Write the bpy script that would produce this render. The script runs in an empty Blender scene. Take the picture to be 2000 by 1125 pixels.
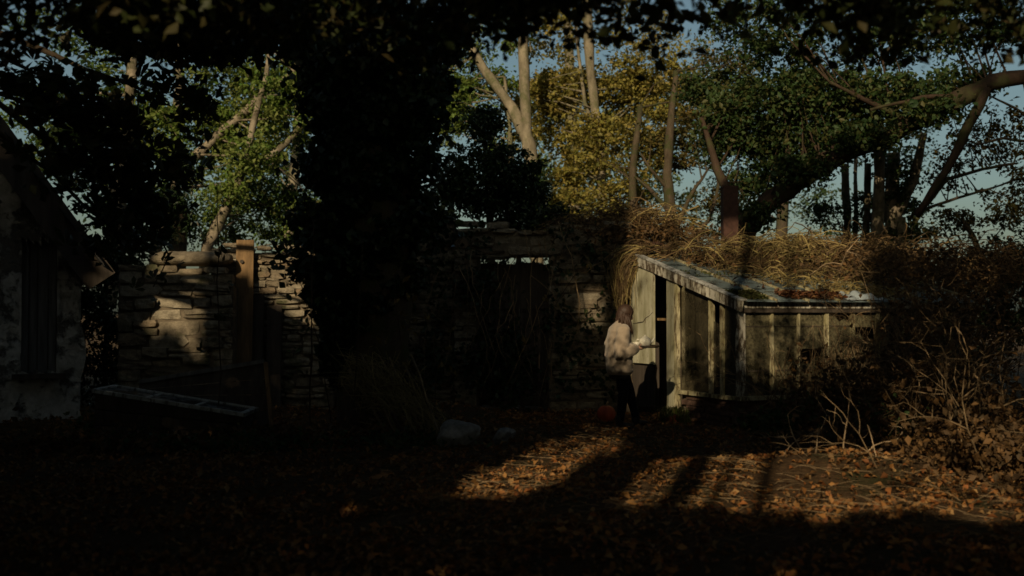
import bpy, bmesh, math, random
import numpy as np
from mathutils import Vector, Matrix, Euler

random.seed(7)
RNG = np.random.default_rng(11)
SC = bpy.context.scene
COL = SC.collection
R = math.radians

# ------------------------------------------------------------------ camera
F_PX, HORIZON = 2144.0, 610.0                 # focal length in photo pixels, horizon row
PITCH = math.atan((HORIZON - 562.5) / F_PX)
cam_d = bpy.data.cameras.new('camera')
cam = bpy.data.objects.new('camera', cam_d); COL.objects.link(cam)
cam.location = (0, 0, 1.5); cam.rotation_euler = (math.pi / 2 + PITCH, 0, 0)
cam_d.sensor_width = 36.0; cam_d.lens = 36.0 * F_PX / 2000.0
cam_d.clip_start = 0.1; cam_d.clip_end = 2000
cam_d.dof.use_dof = True; cam_d.dof.focus_distance = 14.6; cam_d.dof.aperture_fstop = 1.4
SC.camera = cam

# ------------------------------------------------------------------ light
SUN_AZ, SUN_EL = R(17.0), R(24.0)             # sunlight travels towards +Y, turned SUN_AZ to the right
world = bpy.data.worlds.new('World'); SC.world = world; world.use_nodes = True
wn = world.node_tree; wn.nodes.clear()
sky = wn.nodes.new('ShaderNodeTexSky'); sky.sky_type = 'NISHITA'; sky.sun_disc = False
sky.sun_elevation = SUN_EL; sky.sun_rotation = math.pi + SUN_AZ
sky.air_density = 1.0; sky.dust_density = 3.0; sky.ozone_density = 1.0
bg = wn.nodes.new('ShaderNodeBackground'); bg.inputs['Strength'].default_value = 0.09
wo = wn.nodes.new('ShaderNodeOutputWorld')
tint = wn.nodes.new('ShaderNodeMix'); tint.data_type = 'RGBA'; tint.blend_type = 'MULTIPLY'
tint.inputs[0].default_value = 1.0; tint.inputs[7].default_value = (0.94, 1.0, 0.86, 1)
wn.links.new(sky.outputs[0], tint.inputs[6]); wn.links.new(tint.outputs[2], bg.inputs[0]); wn.links.new(bg.outputs[0], wo.inputs[0])
sun_d = bpy.data.lights.new('sun', 'SUN'); sun_d.energy = 5.0; sun_d.angle = R(0.5)
sun_d.color = (1.0, 0.80, 0.51)
sun = bpy.data.objects.new('sun', sun_d); COL.objects.link(sun)
LDIR = Vector((math.sin(SUN_AZ) * math.cos(SUN_EL), math.cos(SUN_AZ) * math.cos(SUN_EL), -math.sin(SUN_EL)))
sun.rotation_euler = LDIR.to_track_quat('-Z', 'Y').to_euler()
SC.view_settings.view_transform = 'Standard'; SC.view_settings.look = 'None'
SC.view_settings.gamma = 1.0; SC.view_settings.use_curve_mapping = False
SC.view_settings.exposure = -0.48
SC.render.engine = 'CYCLES'
SC.cycles.max_bounces = 6; SC.cycles.transparent_max_bounces = 12
SC.cycles.pixel_filter_type = 'BLACKMAN_HARRIS'; SC.cycles.filter_width = 1.6

def at(px, py, Y):
    """point on the photo's pixel ray at depth Y"""
    r = (px - 1000.0) / F_PX; u = (562.5 - py) / F_PX
    d = Vector((r, math.cos(PITCH) - u * math.sin(PITCH), math.sin(PITCH) + u * math.cos(PITCH)))
    return Vector((0, 0, 1.5)) + d * (Y / d.y)

# ------------------------------------------------------------------ materials
def mat(name):
    m = bpy.data.materials.new(name); m.use_nodes = True
    nt = m.node_tree
    return m, nt, nt.nodes['Principled BSDF'], nt.nodes['Material Output']

def N(nt, t, **kw):
    n = nt.nodes.new(t)
    for k, v in kw.items():
        if k in n.inputs.keys(): n.inputs[k].default_value = v
        else: setattr(n, k, v)
    return n

def ramp(nt, fac, stops):
    n = nt.nodes.new('ShaderNodeValToRGB'); e = n.color_ramp.elements
    while len(e) < len(stops): e.new(0.5)
    for i, (p, c) in enumerate(stops):
        e[i].position = p; e[i].color = (*c, 1) if len(c) == 3 else c
    nt.links.new(fac, n.inputs[0]); return n

def mixc(nt, f, a, b, mode='MIX'):
    n = nt.nodes.new('ShaderNodeMix'); n.data_type = 'RGBA'; n.blend_type = mode
    for s, v in ((n.inputs[0], f), (n.inputs[6], a), (n.inputs[7], b)):
        if isinstance(v, bpy.types.NodeSocket): nt.links.new(v, s)
        elif isinstance(v, (int, float)): s.default_value = v
        else: s.default_value = (*v, 1)
    return n.outputs[2]

def coords(nt, scale=(1, 1, 1), kind='Object'):
    tc = nt.nodes.new('ShaderNodeTexCoord'); mp = nt.nodes.new('ShaderNodeMapping')
    mp.inputs['Scale'].default_value = scale
    nt.links.new(tc.outputs[kind], mp.inputs[0]); return mp.outputs[0]

def noise(nt, vec, scale, detail=6, rough=0.6):
    n = N(nt, 'ShaderNodeTexNoise', Scale=scale, Detail=detail, Roughness=rough)
    nt.links.new(vec, n.inputs['Vector']); return n.outputs['Fac']

def bump(nt, b, h, strength=0.4, dist=0.02):
    n = N(nt, 'ShaderNodeBump', Strength=strength, Distance=dist)
    nt.links.new(h, n.inputs['Height']); nt.links.new(n.outputs[0], b.inputs['Normal'])

def leaf_mat(name, cols, trans=0.35, rough=0.55):
    m, nt, b, out = mat(name)
    g = nt.nodes.new('ShaderNodeNewGeometry')
    rp = ramp(nt, g.outputs['Random Per Island'], [(i / max(1, len(cols) - 1), c) for i, c in enumerate(cols)])
    nt.links.new(rp.outputs[0], b.inputs['Base Color'])
    b.inputs['Roughness'].default_value = rough; b.inputs['Specular IOR Level'].default_value = 0.25
    t = nt.nodes.new('ShaderNodeBsdfTranslucent'); nt.links.new(rp.outputs[0], t.inputs[0])
    ms = nt.nodes.new('ShaderNodeMixShader'); ms.inputs[0].default_value = trans
    nt.links.new(b.outputs[0], ms.inputs[1]); nt.links.new(t.outputs[0], ms.inputs[2])
    nt.links.new(ms.outputs[0], out.inputs[0]); return m

def bark_mat(name, a, c, moss=None, scale=7.0, stretch=0.25):
    m, nt, b, out = mat(name)
    v = coords(nt, (1, 1, stretch))
    n1 = noise(nt, v, scale, 8, 0.7); n2 = noise(nt, coords(nt), 2.6, 6, 0.7)
    col = ramp(nt, n1, [(0.3, a), (0.7, c)]).outputs[0]
    if moss:
        f = ramp(nt, n2, [(0.48, (0, 0, 0)), (0.62, (1, 1, 1))]).outputs[0]
        col = mixc(nt, f, col, moss)
    nt.links.new(col, b.inputs['Base Color']); b.inputs['Roughness'].default_value = 0.9
    b.inputs['Specular IOR Level'].default_value = 0.1
    bump(nt, b, n1, 0.6, 0.03); return m

def paint_mat(name, paint, wood, algae, wear=0.5, alg=0.5):
    """old flaking paint over grey wood, stained green"""
    m, nt, b, out = mat(name)
    oi = nt.nodes.new('ShaderNodeObjectInfo')
    tc = nt.nodes.new('ShaderNodeTexCoord'); add = nt.nodes.new('ShaderNodeVectorMath'); add.operation = 'ADD'
    sc = nt.nodes.new('ShaderNodeVectorMath'); sc.operation = 'SCALE'; sc.inputs['Scale'].default_value = 37.0
    cmb = nt.nodes.new('ShaderNodeCombineXYZ')
    for i in range(3): nt.links.new(oi.outputs['Random'], cmb.inputs[i])
    nt.links.new(cmb.outputs[0], sc.inputs[0]); nt.links.new(tc.outputs['Object'], add.inputs[0]); nt.links.new(sc.outputs[0], add.inputs[1])
    mp = nt.nodes.new('ShaderNodeMapping'); mp.inputs['Scale'].default_value = (1, 1, 0.3)
    nt.links.new(add.outputs[0], mp.inputs[0])
    flake = noise(nt, mp.outputs[0], 13, 10, 0.72); grain = noise(nt, mp.outputs[0], 40, 5, 0.6)
    big = noise(nt, mp.outputs[0], 5, 5, 0.6)
    w = ramp(nt, grain, [(0.3, tuple(x * 0.6 for x in wood)), (0.75, wood)]).outputs[0]
    f1 = ramp(nt, flake, [(wear - 0.06, (0, 0, 0)), (wear + 0.04, (1, 1, 1))]).outputs[0]
    f2 = ramp(nt, big, [(alg - 0.12, (0, 0, 0)), (alg + 0.2, (1, 1, 1))]).outputs[0]
    p = mixc(nt, f2, paint, algae)
    nt.links.new(mixc(nt, f1, w, p), b.inputs['Base Color'])
    b.inputs['Roughness'].default_value = 0.75; b.inputs['Specular IOR Level'].default_value = 0.2
    bump(nt, b, flake, 0.35, 0.006); return m

def plain(name, col, rough=0.7, var=0.25, scale=8, spec=0.3, bmp=0.2, stretch=(1, 1, 1)):
    m, nt, b, out = mat(name)
    n = noise(nt, coords(nt, stretch), scale, 7, 0.65)
    c = ramp(nt, n, [(0.3, tuple(x * (1 - var) for x in col)), (0.7, tuple(min(1, x * (1 + var)) for x in col))]).outputs[0]
    nt.links.new(c, b.inputs['Base Color']); b.inputs['Roughness'].default_value = rough
    b.inputs['Specular IOR Level'].default_value = spec
    if bmp: bump(nt, b, n, bmp, 0.01)
    return m

M = {}
def make_stone(name='rubble_stone', k=1.0):
    m, nt, b, out = mat(name)
    oi = nt.nodes.new('ShaderNodeObjectInfo')
    v = coords(nt, kind='Object')
    tc = nt.nodes.new('ShaderNodeNewGeometry')
    n1 = N(nt, 'ShaderNodeTexNoise', Scale=9.0, Detail=9, Roughness=0.7); nt.links.new(tc.outputs['Position'], n1.inputs['Vector'])
    n2 = N(nt, 'ShaderNodeTexNoise', Scale=2.2, Detail=5, Roughness=0.6); nt.links.new(tc.outputs['Position'], n2.inputs['Vector'])
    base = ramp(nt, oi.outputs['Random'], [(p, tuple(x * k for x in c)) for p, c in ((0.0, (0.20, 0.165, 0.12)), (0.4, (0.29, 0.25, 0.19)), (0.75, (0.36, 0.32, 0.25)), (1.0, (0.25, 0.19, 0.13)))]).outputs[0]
    f = ramp(nt, n1.outputs['Fac'], [(0.3, (0.42, 0.40, 0.38)), (0.66, (1.15, 1.12, 1.05))]).outputs[0]
    col = mixc(nt, 1.0, base, f, 'MULTIPLY')
    ms = ramp(nt, n2.outputs['Fac'], [(0.56, (0, 0, 0)), (0.68, (1, 1, 1))]).outputs[0]
    col = mixc(nt, ms, col, (0.085, 0.085, 0.045))
    nt.links.new(col, b.inputs['Base Color']); b.inputs['Roughness'].default_value = 0.92
    b.inputs['Specular IOR Level'].default_value = 0.1
    bump(nt, b, n1.outputs['Fac'], 1.0, 0.05); return m
M['stone'] = make_stone(); M['shadestone'] = make_stone('shade_darkened_stone', 0.8)  # second copy: same stone, shade of the doorway walls put into its colour
M['mortar'] = plain('earth_mortar', (0.13, 0.105, 0.075), 0.95, 0.4, 6, 0.1, 0.8)

def make_plaster():
    m, nt, b, out = mat('flaking_limewash')
    v = coords(nt); n1 = noise(nt, v, 1.7, 9, 0.7); n2 = noise(nt, v, 8, 8, 0.7)
    base = ramp(nt, n2, [(0.3, (0.30, 0.28, 0.24)), (0.7, (0.62, 0.60, 0.55))]).outputs[0]
    f = ramp(nt, n1, [(0.50, (0, 0, 0)), (0.56, (1, 1, 1))]).outputs[0]
    col = mixc(nt, f, base, (0.11, 0.10, 0.085))
    nt.links.new(col, b.inputs['Base Color']); b.inputs['Roughness'].default_value = 0.95
    mx = nt.nodes.new('ShaderNodeMath'); mx.operation = 'SUBTRACT'; nt.links.new(n2, mx.inputs[0]); nt.links.new(f, mx.inputs[1])
    bump(nt, b, mx.outputs[0], 0.9, 0.04); return m
M['plaster'] = make_plaster()

M['paint'] = paint_mat('old_greenhouse_paint', (0.47, 0.42, 0.27), (0.13, 0.095, 0.05), (0.19, 0.17, 0.065), 0.48, 0.50)
M['board'] = paint_mat('grey_green_door_paint', (0.43, 0.41, 0.30), (0.17, 0.13, 0.085), (0.16, 0.15, 0.07), 0.40, 0.52)
M['peel'] = paint_mat('peeling_white_paint', (0.55, 0.52, 0.44), (0.10, 0.075, 0.05), (0.18, 0.165, 0.085), 0.52, 0.54)
M['sashpaint'] = paint_mat('worn_white_sash_paint', (0.50, 0.50, 0.48), (0.14, 0.12, 0.10), (0.20, 0.20, 0.17), 0.47, 0.52)
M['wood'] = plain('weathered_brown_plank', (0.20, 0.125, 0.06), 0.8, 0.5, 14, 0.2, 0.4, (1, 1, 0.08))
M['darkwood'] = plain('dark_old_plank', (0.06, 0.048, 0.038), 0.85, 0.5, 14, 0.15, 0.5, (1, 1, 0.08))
M['greywood'] = plain('grey_barn_plank', (0.13, 0.125, 0.12), 0.85, 0.45, 14, 0.15, 0.5, (1, 1, 0.08))
M['rust'] = plain('rusty_iron', (0.060, 0.030, 0.022), 0.85, 0.5, 9, 0.2, 0.4)
M['brick'] = plain('dark_damp_brick', (0.10, 0.06, 0.045), 0.9, 0.5, 10, 0.15, 0.6)
M['slate'] = plain('dark_mossy_slate', (0.035, 0.034, 0.034), 0.8, 0.4, 8, 0.2, 0.5)
M['rock'] = plain('pale_grey_boulder', (0.22, 0.215, 0.205), 0.92, 0.5, 9, 0.1, 0.9)
M['terracotta'] = plain('terracotta', (0.30, 0.085, 0.035), 0.8, 0.3, 12, 0.2, 0.2)
M['pumpkin'] = plain('orange_red_pumpkin_skin', (0.42, 0.075, 0.025), 0.55, 0.25, 7, 0.4, 0.1)
M['porcelain'] = plain('cream_glazed_china', (0.74, 0.70, 0.58), 0.22, 0.05, 5, 0.5, 0)
M['tray'] = plain('dark_tray_wood', (0.06, 0.04, 0.025), 0.5, 0.3, 20, 0.4, 0.1)
M['skin'] = plain('skin', (0.50, 0.30, 0.21), 0.5, 0.08, 20, 0.35, 0)
M['hair'] = plain('brown_hair', (0.042, 0.021, 0.012), 0.6, 0.4, 60, 0.4, 0.3, (1, 1, 0.1))
M['trousers'] = plain('black_denim', (0.012, 0.012, 0.014), 0.85, 0.3, 60, 0.15, 0.2)
M['boot'] = plain('dark_boot_leather', (0.02, 0.016, 0.013), 0.5, 0.3, 20, 0.35, 0.2)
M['dark_shirt'] = plain('dark_shirt_cloth', (0.05, 0.042, 0.035), 0.9, 0.3, 40, 0.1, 0.2)

def make_knit():
    m, nt, b, out = mat('oatmeal_knit_wool')
    v = coords(nt)
    w = N(nt, 'ShaderNodeTexWave', Scale=26.0, Distortion=3.0, Detail=2.0); w.bands_direction = 'Z'; nt.links.new(v, w.inputs['Vector'])
    n = noise(nt, v, 45, 5, 0.7); n2 = noise(nt, v, 7, 4, 0.6)
    c = ramp(nt, n2, [(0.3, (0.29, 0.225, 0.165)), (0.7, (0.385, 0.31, 0.23))]).outputs[0]
    nt.links.new(c, b.inputs['Base Color']); b.inputs['Roughness'].default_value = 0.95; b.inputs['Specular IOR Level'].default_value = 0.1
    b.inputs['Sheen Weight'].default_value = 0.25
    ad = nt.nodes.new('ShaderNodeMath'); ad.operation = 'ADD'; nt.links.new(w.outputs['Fac'], ad.inputs[0]); nt.links.new(n, ad.inputs[1])
    bump(nt, b, ad.outputs[0], 0.5, 0.008); return m
M['knit'] = make_knit()

def make_glass(name, dirt_a, dirt_b, cover, pv0=0.3):
    """old thin pane: see-through and shiny where clean, filmed with algae and dust elsewhere"""
    m, nt, b, out = mat(name)
    g = nt.nodes.new('ShaderNodeNewGeometry')
    n1 = N(nt, 'ShaderNodeTexNoise', Scale=3.0, Detail=8, Roughness=0.7); nt.links.new(g.outputs['Position'], n1.inputs['Vector'])
    n2 = N(nt, 'ShaderNodeTexNoise', Scale=28.0, Detail=6, Roughness=0.7); nt.links.new(g.outputs['Position'], n2.inputs['Vector'])
    oi = nt.nodes.new('ShaderNodeObjectInfo'); pv = ramp(nt, oi.outputs['Random'], [(0, (pv0,) * 3), (1, (1.1,) * 3)]).outputs[0]
    nt.links.new(mixc(nt, 1.0, ramp(nt, n2.outputs['Fac'], [(0.35, dirt_a), (0.65, dirt_b)]).outputs[0], pv, 'MULTIPLY'), b.inputs['Base Color'])
    b.inputs['Roughness'].default_value = 0.6
    tr = nt.nodes.new('ShaderNodeBsdfTransparent'); tr.inputs[0].default_value = (0.75, 0.8, 0.78, 1)
    gl = nt.nodes.new('ShaderNodeBsdfGlossy'); gl.inputs['Roughness'].default_value = 0.08
    fr = nt.nodes.new('ShaderNodeFresnel'); fr.inputs[0].default_value = 1.5
    m1 = nt.nodes.new('ShaderNodeMixShader'); nt.links.new(fr.outputs[0], m1.inputs[0]); nt.links.new(tr.outputs[0], m1.inputs[1]); nt.links.new(gl.outputs[0], m1.inputs[2])
    ms = nt.nodes.new('ShaderNodeMixShader')
    f = ramp(nt, n1.outputs['Fac'], [(0.5 - cover, (0.12, 0.12, 0.12)), (0.62 - cover * 0.6, (0.92, 0.92, 0.92))]).outputs[0]
    nt.links.new(f, ms.inputs[0]); nt.links.new(m1.outputs[0], ms.inputs[1]); nt.links.new(b.outputs[0], ms.inputs[2])
    nt.links.new(ms.outputs[0], out.inputs[0]); return m
M['glass'] = make_glass('algae_filmed_glass', (0.05, 0.042, 0.02), (0.24, 0.21, 0.12), 0.20)
M['endglass'] = make_glass('brown_filmed_end_glass', (0.035, 0.028, 0.014), (0.12, 0.10, 0.055), 0.22)
M['roofglass'] = make_glass('dusty_roof_glass', (0.13, 0.17, 0.17), (0.25, 0.31, 0.31), 0.14, 0.7)
M['sashglass'] = make_glass('dirty_sash_glass', (0.03, 0.03, 0.028), (0.10, 0.10, 0.09), 0.02)

M['bark_pale'] = bark_mat('pale_blotched_bark', (0.06, 0.046, 0.032), (0.36, 0.30, 0.22), (0.07, 0.065, 0.035), 4.5, 0.6)
M['bark_grey'] = bark_mat('grey_tan_bark', (0.09, 0.075, 0.05), (0.29, 0.245, 0.175), (0.10, 0.10, 0.05), 5, 0.35)
M['bark_dark'] = bark_mat('dark_brown_bark', (0.035, 0.026, 0.018), (0.10, 0.075, 0.05), (0.045, 0.05, 0.02))
M['bark_red'] = bark_mat('reddish_brown_bark', (0.022, 0.015, 0.011), (0.075, 0.048, 0.034), (0.05, 0.05, 0.022))
M['twig'] = plain('tan_dead_twig', (0.18, 0.125, 0.07), 0.85, 0.4, 10, 0.15, 0)
M['twig_dark'] = plain('dark_twig', (0.055, 0.038, 0.025), 0.85, 0.4, 10, 0.15, 0)
M['stem_pale'] = plain('pale_bare_stem', (0.36, 0.26, 0.16), 0.8, 0.3, 10, 0.15, 0)

L = {}
L['fresh'] = leaf_mat('fresh_green_leaf', [(0.072, 0.138, 0.026), (0.123, 0.189, 0.032), (0.160, 0.203, 0.043), (0.102, 0.160, 0.029)])
L['olive'] = leaf_mat('olive_yellow_leaf', [(0.104, 0.111, 0.023), (0.195, 0.169, 0.036), (0.312, 0.234, 0.058), (0.130, 0.130, 0.026), (0.247, 0.195, 0.065)])
L['deep'] = leaf_mat('deep_green_leaf', [(0.027, 0.056, 0.020), (0.044, 0.081, 0.022), (0.062, 0.088, 0.027), (0.088, 0.081, 0.025)])
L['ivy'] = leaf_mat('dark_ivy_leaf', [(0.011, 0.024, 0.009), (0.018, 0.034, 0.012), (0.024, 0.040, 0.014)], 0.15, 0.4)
L['chestnut'] = leaf_mat('chestnut_leaf', [(0.024, 0.036, 0.010), (0.040, 0.048, 0.013), (0.056, 0.040, 0.016)], 0.3)
L['autumn'] = leaf_mat('sparse_autumn_leaf', [(0.06, 0.065, 0.02), (0.09, 0.075, 0.022), (0.16, 0.11, 0.03), (0.045, 0.055, 0.018)])
L['litter'] = leaf_mat('fallen_leaf', [(0.15, 0.065, 0.02), (0.24, 0.105, 0.03), (0.30, 0.15, 0.045), (0.09, 0.045, 0.02), (0.25, 0.085, 0.022), (0.32, 0.19, 0.075), (0.07, 0.04, 0.02)], 0.1, 0.7)
L['red'] = leaf_mat('russet_fallen_leaf', [(0.10, 0.045, 0.02), (0.15, 0.055, 0.022), (0.07, 0.032, 0.016), (0.17, 0.085, 0.03)], 0.1, 0.7)
L['grass'] = leaf_mat('grass_blade', [(0.07, 0.12, 0.022), (0.12, 0.16, 0.035), (0.26, 0.21, 0.09)], 0.3)
L['straw'] = leaf_mat('dead_vine_straw', [(0.055, 0.034, 0.018), (0.10, 0.062, 0.028), (0.15, 0.095, 0.042), (0.045, 0.03, 0.016), (0.19, 0.13, 0.055)], 0.0, 0.85)
L['pale_straw'] = leaf_mat('pale_vine_cane', [(0.17, 0.12, 0.045), (0.31, 0.235, 0.095), (0.24, 0.19, 0.065), (0.10, 0.07, 0.03)], 0.0, 0.8)
L['pale'] = leaf_mat('pale_yellow_green_leaf', [(0.16, 0.20, 0.05), (0.20, 0.22, 0.06), (0.13, 0.19, 0.04)])
L['yellow'] = leaf_mat('yellow_autumn_leaf', [(0.24, 0.21, 0.045), (0.33, 0.28, 0.07), (0.19, 0.18, 0.035), (0.28, 0.21, 0.05)])
L['brown'] = leaf_mat('brown_withered_leaf', [(0.07, 0.042, 0.02), (0.11, 0.065, 0.03), (0.16, 0.085, 0.03), (0.05, 0.035, 0.018)], 0.15, 0.7)
L['moss'] = leaf_mat('moss_tuft', [(0.035, 0.045, 0.012), (0.06, 0.065, 0.016), (0.05, 0.04, 0.015)], 0.1, 0.8)

# ------------------------------------------------------------------ object helpers
def tag(o, label=None, cat=None, group=None, kind=None):
    if label: o['label'] = label
    if cat: o['category'] = cat
    if group: o['group'] = group
    if kind: o['kind'] = kind
    return o

def empty(name, loc=(0, 0, 0), rz=0.0, label=None, cat=None, group=None):
    o = bpy.data.objects.new(name, None); COL.objects.link(o)
    o.empty_display_size = 0.2; o.location = loc; o.rotation_euler = (0, 0, rz)
    return tag(o, label, cat, group)

def link_mesh(name, me, parent=None, loc=None, rot=None, scale=None):
    o = bpy.data.objects.new(name, me); COL.objects.link(o)
    if parent: o.parent = parent
    if loc is not None: o.location = loc
    if rot is not None: o.rotation_euler = rot
    if scale is not None: o.scale = scale
    return o

class MB:
    def __init__(s): s.v = []; s.f = []
    def box(s, c, size, rot=None):
        hx, hy, hz = (x / 2 for x in size); b = len(s.v)
        rm = rot.to_matrix() if isinstance(rot, Euler) else rot
        for p in ((-hx,-hy,-hz),(hx,-hy,-hz),(hx,hy,-hz),(-hx,hy,-hz),(-hx,-hy,hz),(hx,-hy,hz),(hx,hy,hz),(-hx,hy,hz)):
            q = Vector(p)
            if rm: q = rm @ q
            s.v.append(tuple(q + Vector(c)))
        for f in ((0,3,2,1),(4,5,6,7),(0,1,5,4),(1,2,6,5),(2,3,7,6),(3,0,4,7)): s.f.append(tuple(b + i for i in f))
        return s
    def beam(s, a, b_, w, h, up=Vector((0, 0, 1))):
        """box along a-b, w across, h along up"""
        a = Vector(a); b_ = Vector(b_); d = (b_ - a); ln = d.length; d.normalize()
        x = d.cross(up); x.normalize(); u = x.cross(d)
        return s.box((a + b_) / 2, (w, ln, h), Matrix((x, d, u)).transposed())
    def tube(s, pts, radii, n=6, cap=True):
        pts = [Vector(p) for p in pts]
        if not hasattr(radii, '__len__'): radii = [radii] * len(pts)
        b = len(s.v); ref = Vector((0.31, 0.17, 0.93))
        for i, p in enumerate(pts):
            t = (pts[min(i + 1, len(pts) - 1)] - pts[max(i - 1, 0)])
            if t.length < 1e-9: t = Vector((0, 0, 1))
            t.normalize(); x = t.cross(ref)
            if x.length < 1e-3: x = t.cross(Vector((1, 0, 0)))
            x.normalize(); y = t.cross(x)
            for k in range(n):
                a = 2 * math.pi * k / n
                s.v.append(tuple(p + (x * math.cos(a) + y * math.sin(a)) * radii[i]))
        for i in range(len(pts) - 1):
            for k in range(n):
                k2 = (k + 1) % n
                s.f.append((b + i * n + k, b + i * n + k2, b + (i + 1) * n + k2, b + (i + 1) * n + k))
        if cap:
            s.f.append(tuple(b + k for k in reversed(range(n))))
            e = b + (len(pts) - 1) * n; s.f.append(tuple(e + k for k in range(n)))
        return s
    def loft(s, rings, n=16, cap=True):
        """rings of (centre, axis_a, axis_b) ellipses"""
        b = len(s.v)
        for c, ax, bx in rings:
            c = Vector(c); ax = Vector(ax); bx = Vector(bx)
            for k in range(n):
                a = 2 * math.pi * k / n; s.v.append(tuple(c + ax * math.cos(a) + bx * math.sin(a)))
        for i in range(len(rings) - 1):
            for k in range(n):
                k2 = (k + 1) % n
                s.f.append((b + i * n + k, b + i * n + k2, b + (i + 1) * n + k2, b + (i + 1) * n + k))
        if cap:
            s.f.append(tuple(b + k for k in reversed(range(n)))); e = b + (len(rings) - 1) * n
            s.f.append(tuple(e + k for k in range(n)))
        return s
    def lathe(s, prof, c=(0, 0, 0), n=16):
        cx, cy, cz = c
        return s.loft([((cx, cy, cz + z), (r, 0, 0), (0, r, 0)) for r, z in prof], n)
    def ball(s, c, r, n=10, m=7):
        if not hasattr(r, '__len__'): r = (r, r, r)
        c = Vector(c); rings = []
        for i in range(m + 1):
            th = math.pi * (i + 0.02) / (m + 0.04); q = math.sin(th); z = -math.cos(th)
            rings.append((c + Vector((0, 0, z * r[2])), (r[0] * q, 0, 0), (0, r[1] * q, 0)))
        return s.loft(rings, n)
    def mesh(s, name, m, smooth=False):
        me = bpy.data.meshes.new(name); me.from_pydata(s.v, [], s.f)
        if m: me.materials.append(m)
        if smooth: me.polygons.foreach_set('use_smooth', [True] * len(me.polygons))
        me.update(); return me
    def build(s, name, m, parent=None, smooth=False, loc=None):
        return link_mesh(name, s.mesh(name, m, smooth), parent, loc)

def fast_mesh(name, verts, faces, m, smooth=False):
    """verts (n,3); faces (k,3|4) numpy"""
    me = bpy.data.meshes.new(name); k = faces.shape[1]
    me.vertices.add(len(verts)); me.vertices.foreach_set('co', verts.astype(np.float32).ravel())
    me.loops.add(faces.size); me.loops.foreach_set('vertex_index', faces.astype(np.int32).ravel())
    me.polygons.add(len(faces)); me.polygons.foreach_set('loop_start', np.arange(len(faces), dtype=np.int32) * k)
    me.polygons.foreach_set('loop_total', np.full(len(faces), k, dtype=np.int32))
    me.materials.append(m); me.update(calc_edges=True); me.validate()
    if smooth: me.polygons.foreach_set('use_smooth', np.ones(len(faces), dtype=bool))
    return me

def unit(a): return a / (np.linalg.norm(a, axis=1, keepdims=True) + 1e-9)

def leaf_cloud(pos, size, flat=0.35, width=0.62, fold=0.18, normal=None, wild=False):
    """arrays of folded pointed leaves: 6 verts, two quads each"""
    n = len(pos); nr = RNG.normal(size=(n, 3)); nr[:, 2] += flat * 2.2
    if normal is not None: nr = nr * 0.6 + normal
    nr = unit(nr); ax = unit(np.cross(nr, RNG.normal(size=(n, 3)))); sd = np.cross(nr, ax)
    sz = (size * (np.minimum(RNG.lognormal(-.1, .45, n), 1.9) if wild else RNG.uniform(0.6, 1.3, n)))[:, None]
    w = sz * width * 0.5; up = nr * sz * fold
    p0 = pos - ax * sz * 0.5; p3 = pos + ax * sz * 0.5
    m1 = pos + nr * -0.0
    a = pos - sd * w - ax * sz * 0.05 + up; c = pos + sd * w - ax * sz * 0.05 + up
    v = np.stack([p0, a, p3, c], 1).reshape(-1, 3)
    i = np.arange(n)[:, None] * 4
    f = np.concatenate([i + np.array([[0, 2, 1]]), i + np.array([[0, 3, 2]])], 0)
    return v, f

def leaves(name, pos, size, m, parent=None, kind='stuff', **kw):
    v, f = leaf_cloud(np.asarray(pos, dtype=float), size, **kw)
    o = link_mesh(name, fast_mesh(name, v, f, m), parent)
    if kind: o['kind'] = kind
    return o

def blob_points(blobs, per, cr):
    """blobs (centre, radii, clumps): clump centres inside ellipsoids, leaves gathered round each clump"""
    pts = []; cs = []
    for c, r, k in blobs:
        q = unit(RNG.normal(size=(k, 3))) * (RNG.uniform(0.15, 1, (k, 1)) ** 0.5)
        cc = np.array(c) + q * np.array(r); cs.append(cc)
        rad = cr * RNG.uniform(0.5, 1.35, (k, 1, 1))
        d = RNG.normal(size=(k, per, 3)) * 0.55 * np.array([1.15, 1.15, 0.7])
        pts.append((cc[:, None, :] + d * rad).reshape(-1, 3))
    return np.concatenate(pts), np.concatenate(cs)

def strands(mb, start, end, n, sag, jit, r, seg=6, side=3, curl=0.0):
    """n thin curved strands between random points of two boxes (centre, half size)"""
    for _ in range(n):
        a = Vector([start[0][i] + random.uniform(-1, 1) * start[1][i] for i in range(3)])
        b = Vector([end[0][i] + random.uniform(-1, 1) * end[1][i] for i in range(3)])
        arc(mb, a, b, sag * random.uniform(0.2, 1.4), jit, r * random.uniform(0.6, 1.4), seg, side)

def arc(mb, a, b, sag, jit, r, seg=6, side=3):
    o = Vector([random.uniform(-1, 1) * jit for _ in range(3)]); pts = []
    for i in range(seg + 1):
        t = i / seg; p = a.lerp(b, t); k = 4 * t * (1 - t)
        p = p + Vector((0, 0, sag * k)) + o * math.sin(math.pi * t) + Vector([random.uniform(-1, 1) * jit * 0.12 for _ in range(3)])
        pts.append(p)
    mb.tube(pts, [r * (1 - 0.5 * i / seg) for i in range(seg + 1)], side, False)

def wobble(a, b, n, j):
    a = Vector(a); b = Vector(b); L_ = (b - a).length
    return [a.lerp(b, i / n) + Vector([random.uniform(-1, 1) * j * L_ * (0 if i in (0, n) else 1) for _ in range(3)]) for i in range(n + 1)]

def poly_tube(mb, pts, r0, r1, n=8, sub=4, j=0.012):
    """smooth-ish limb through points with taper"""
    P = []
    for i in range(len(pts) - 1):
        w = wobble(pts[i], pts[i + 1], sub, j); P += w if i == 0 else w[1:]
    k = len(P); mb.tube(P, [(r0 + (r1 - r0) * i / (k - 1)) * random.uniform(0.87, 1.13) for i in range(k)], n)
    return P

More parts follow.
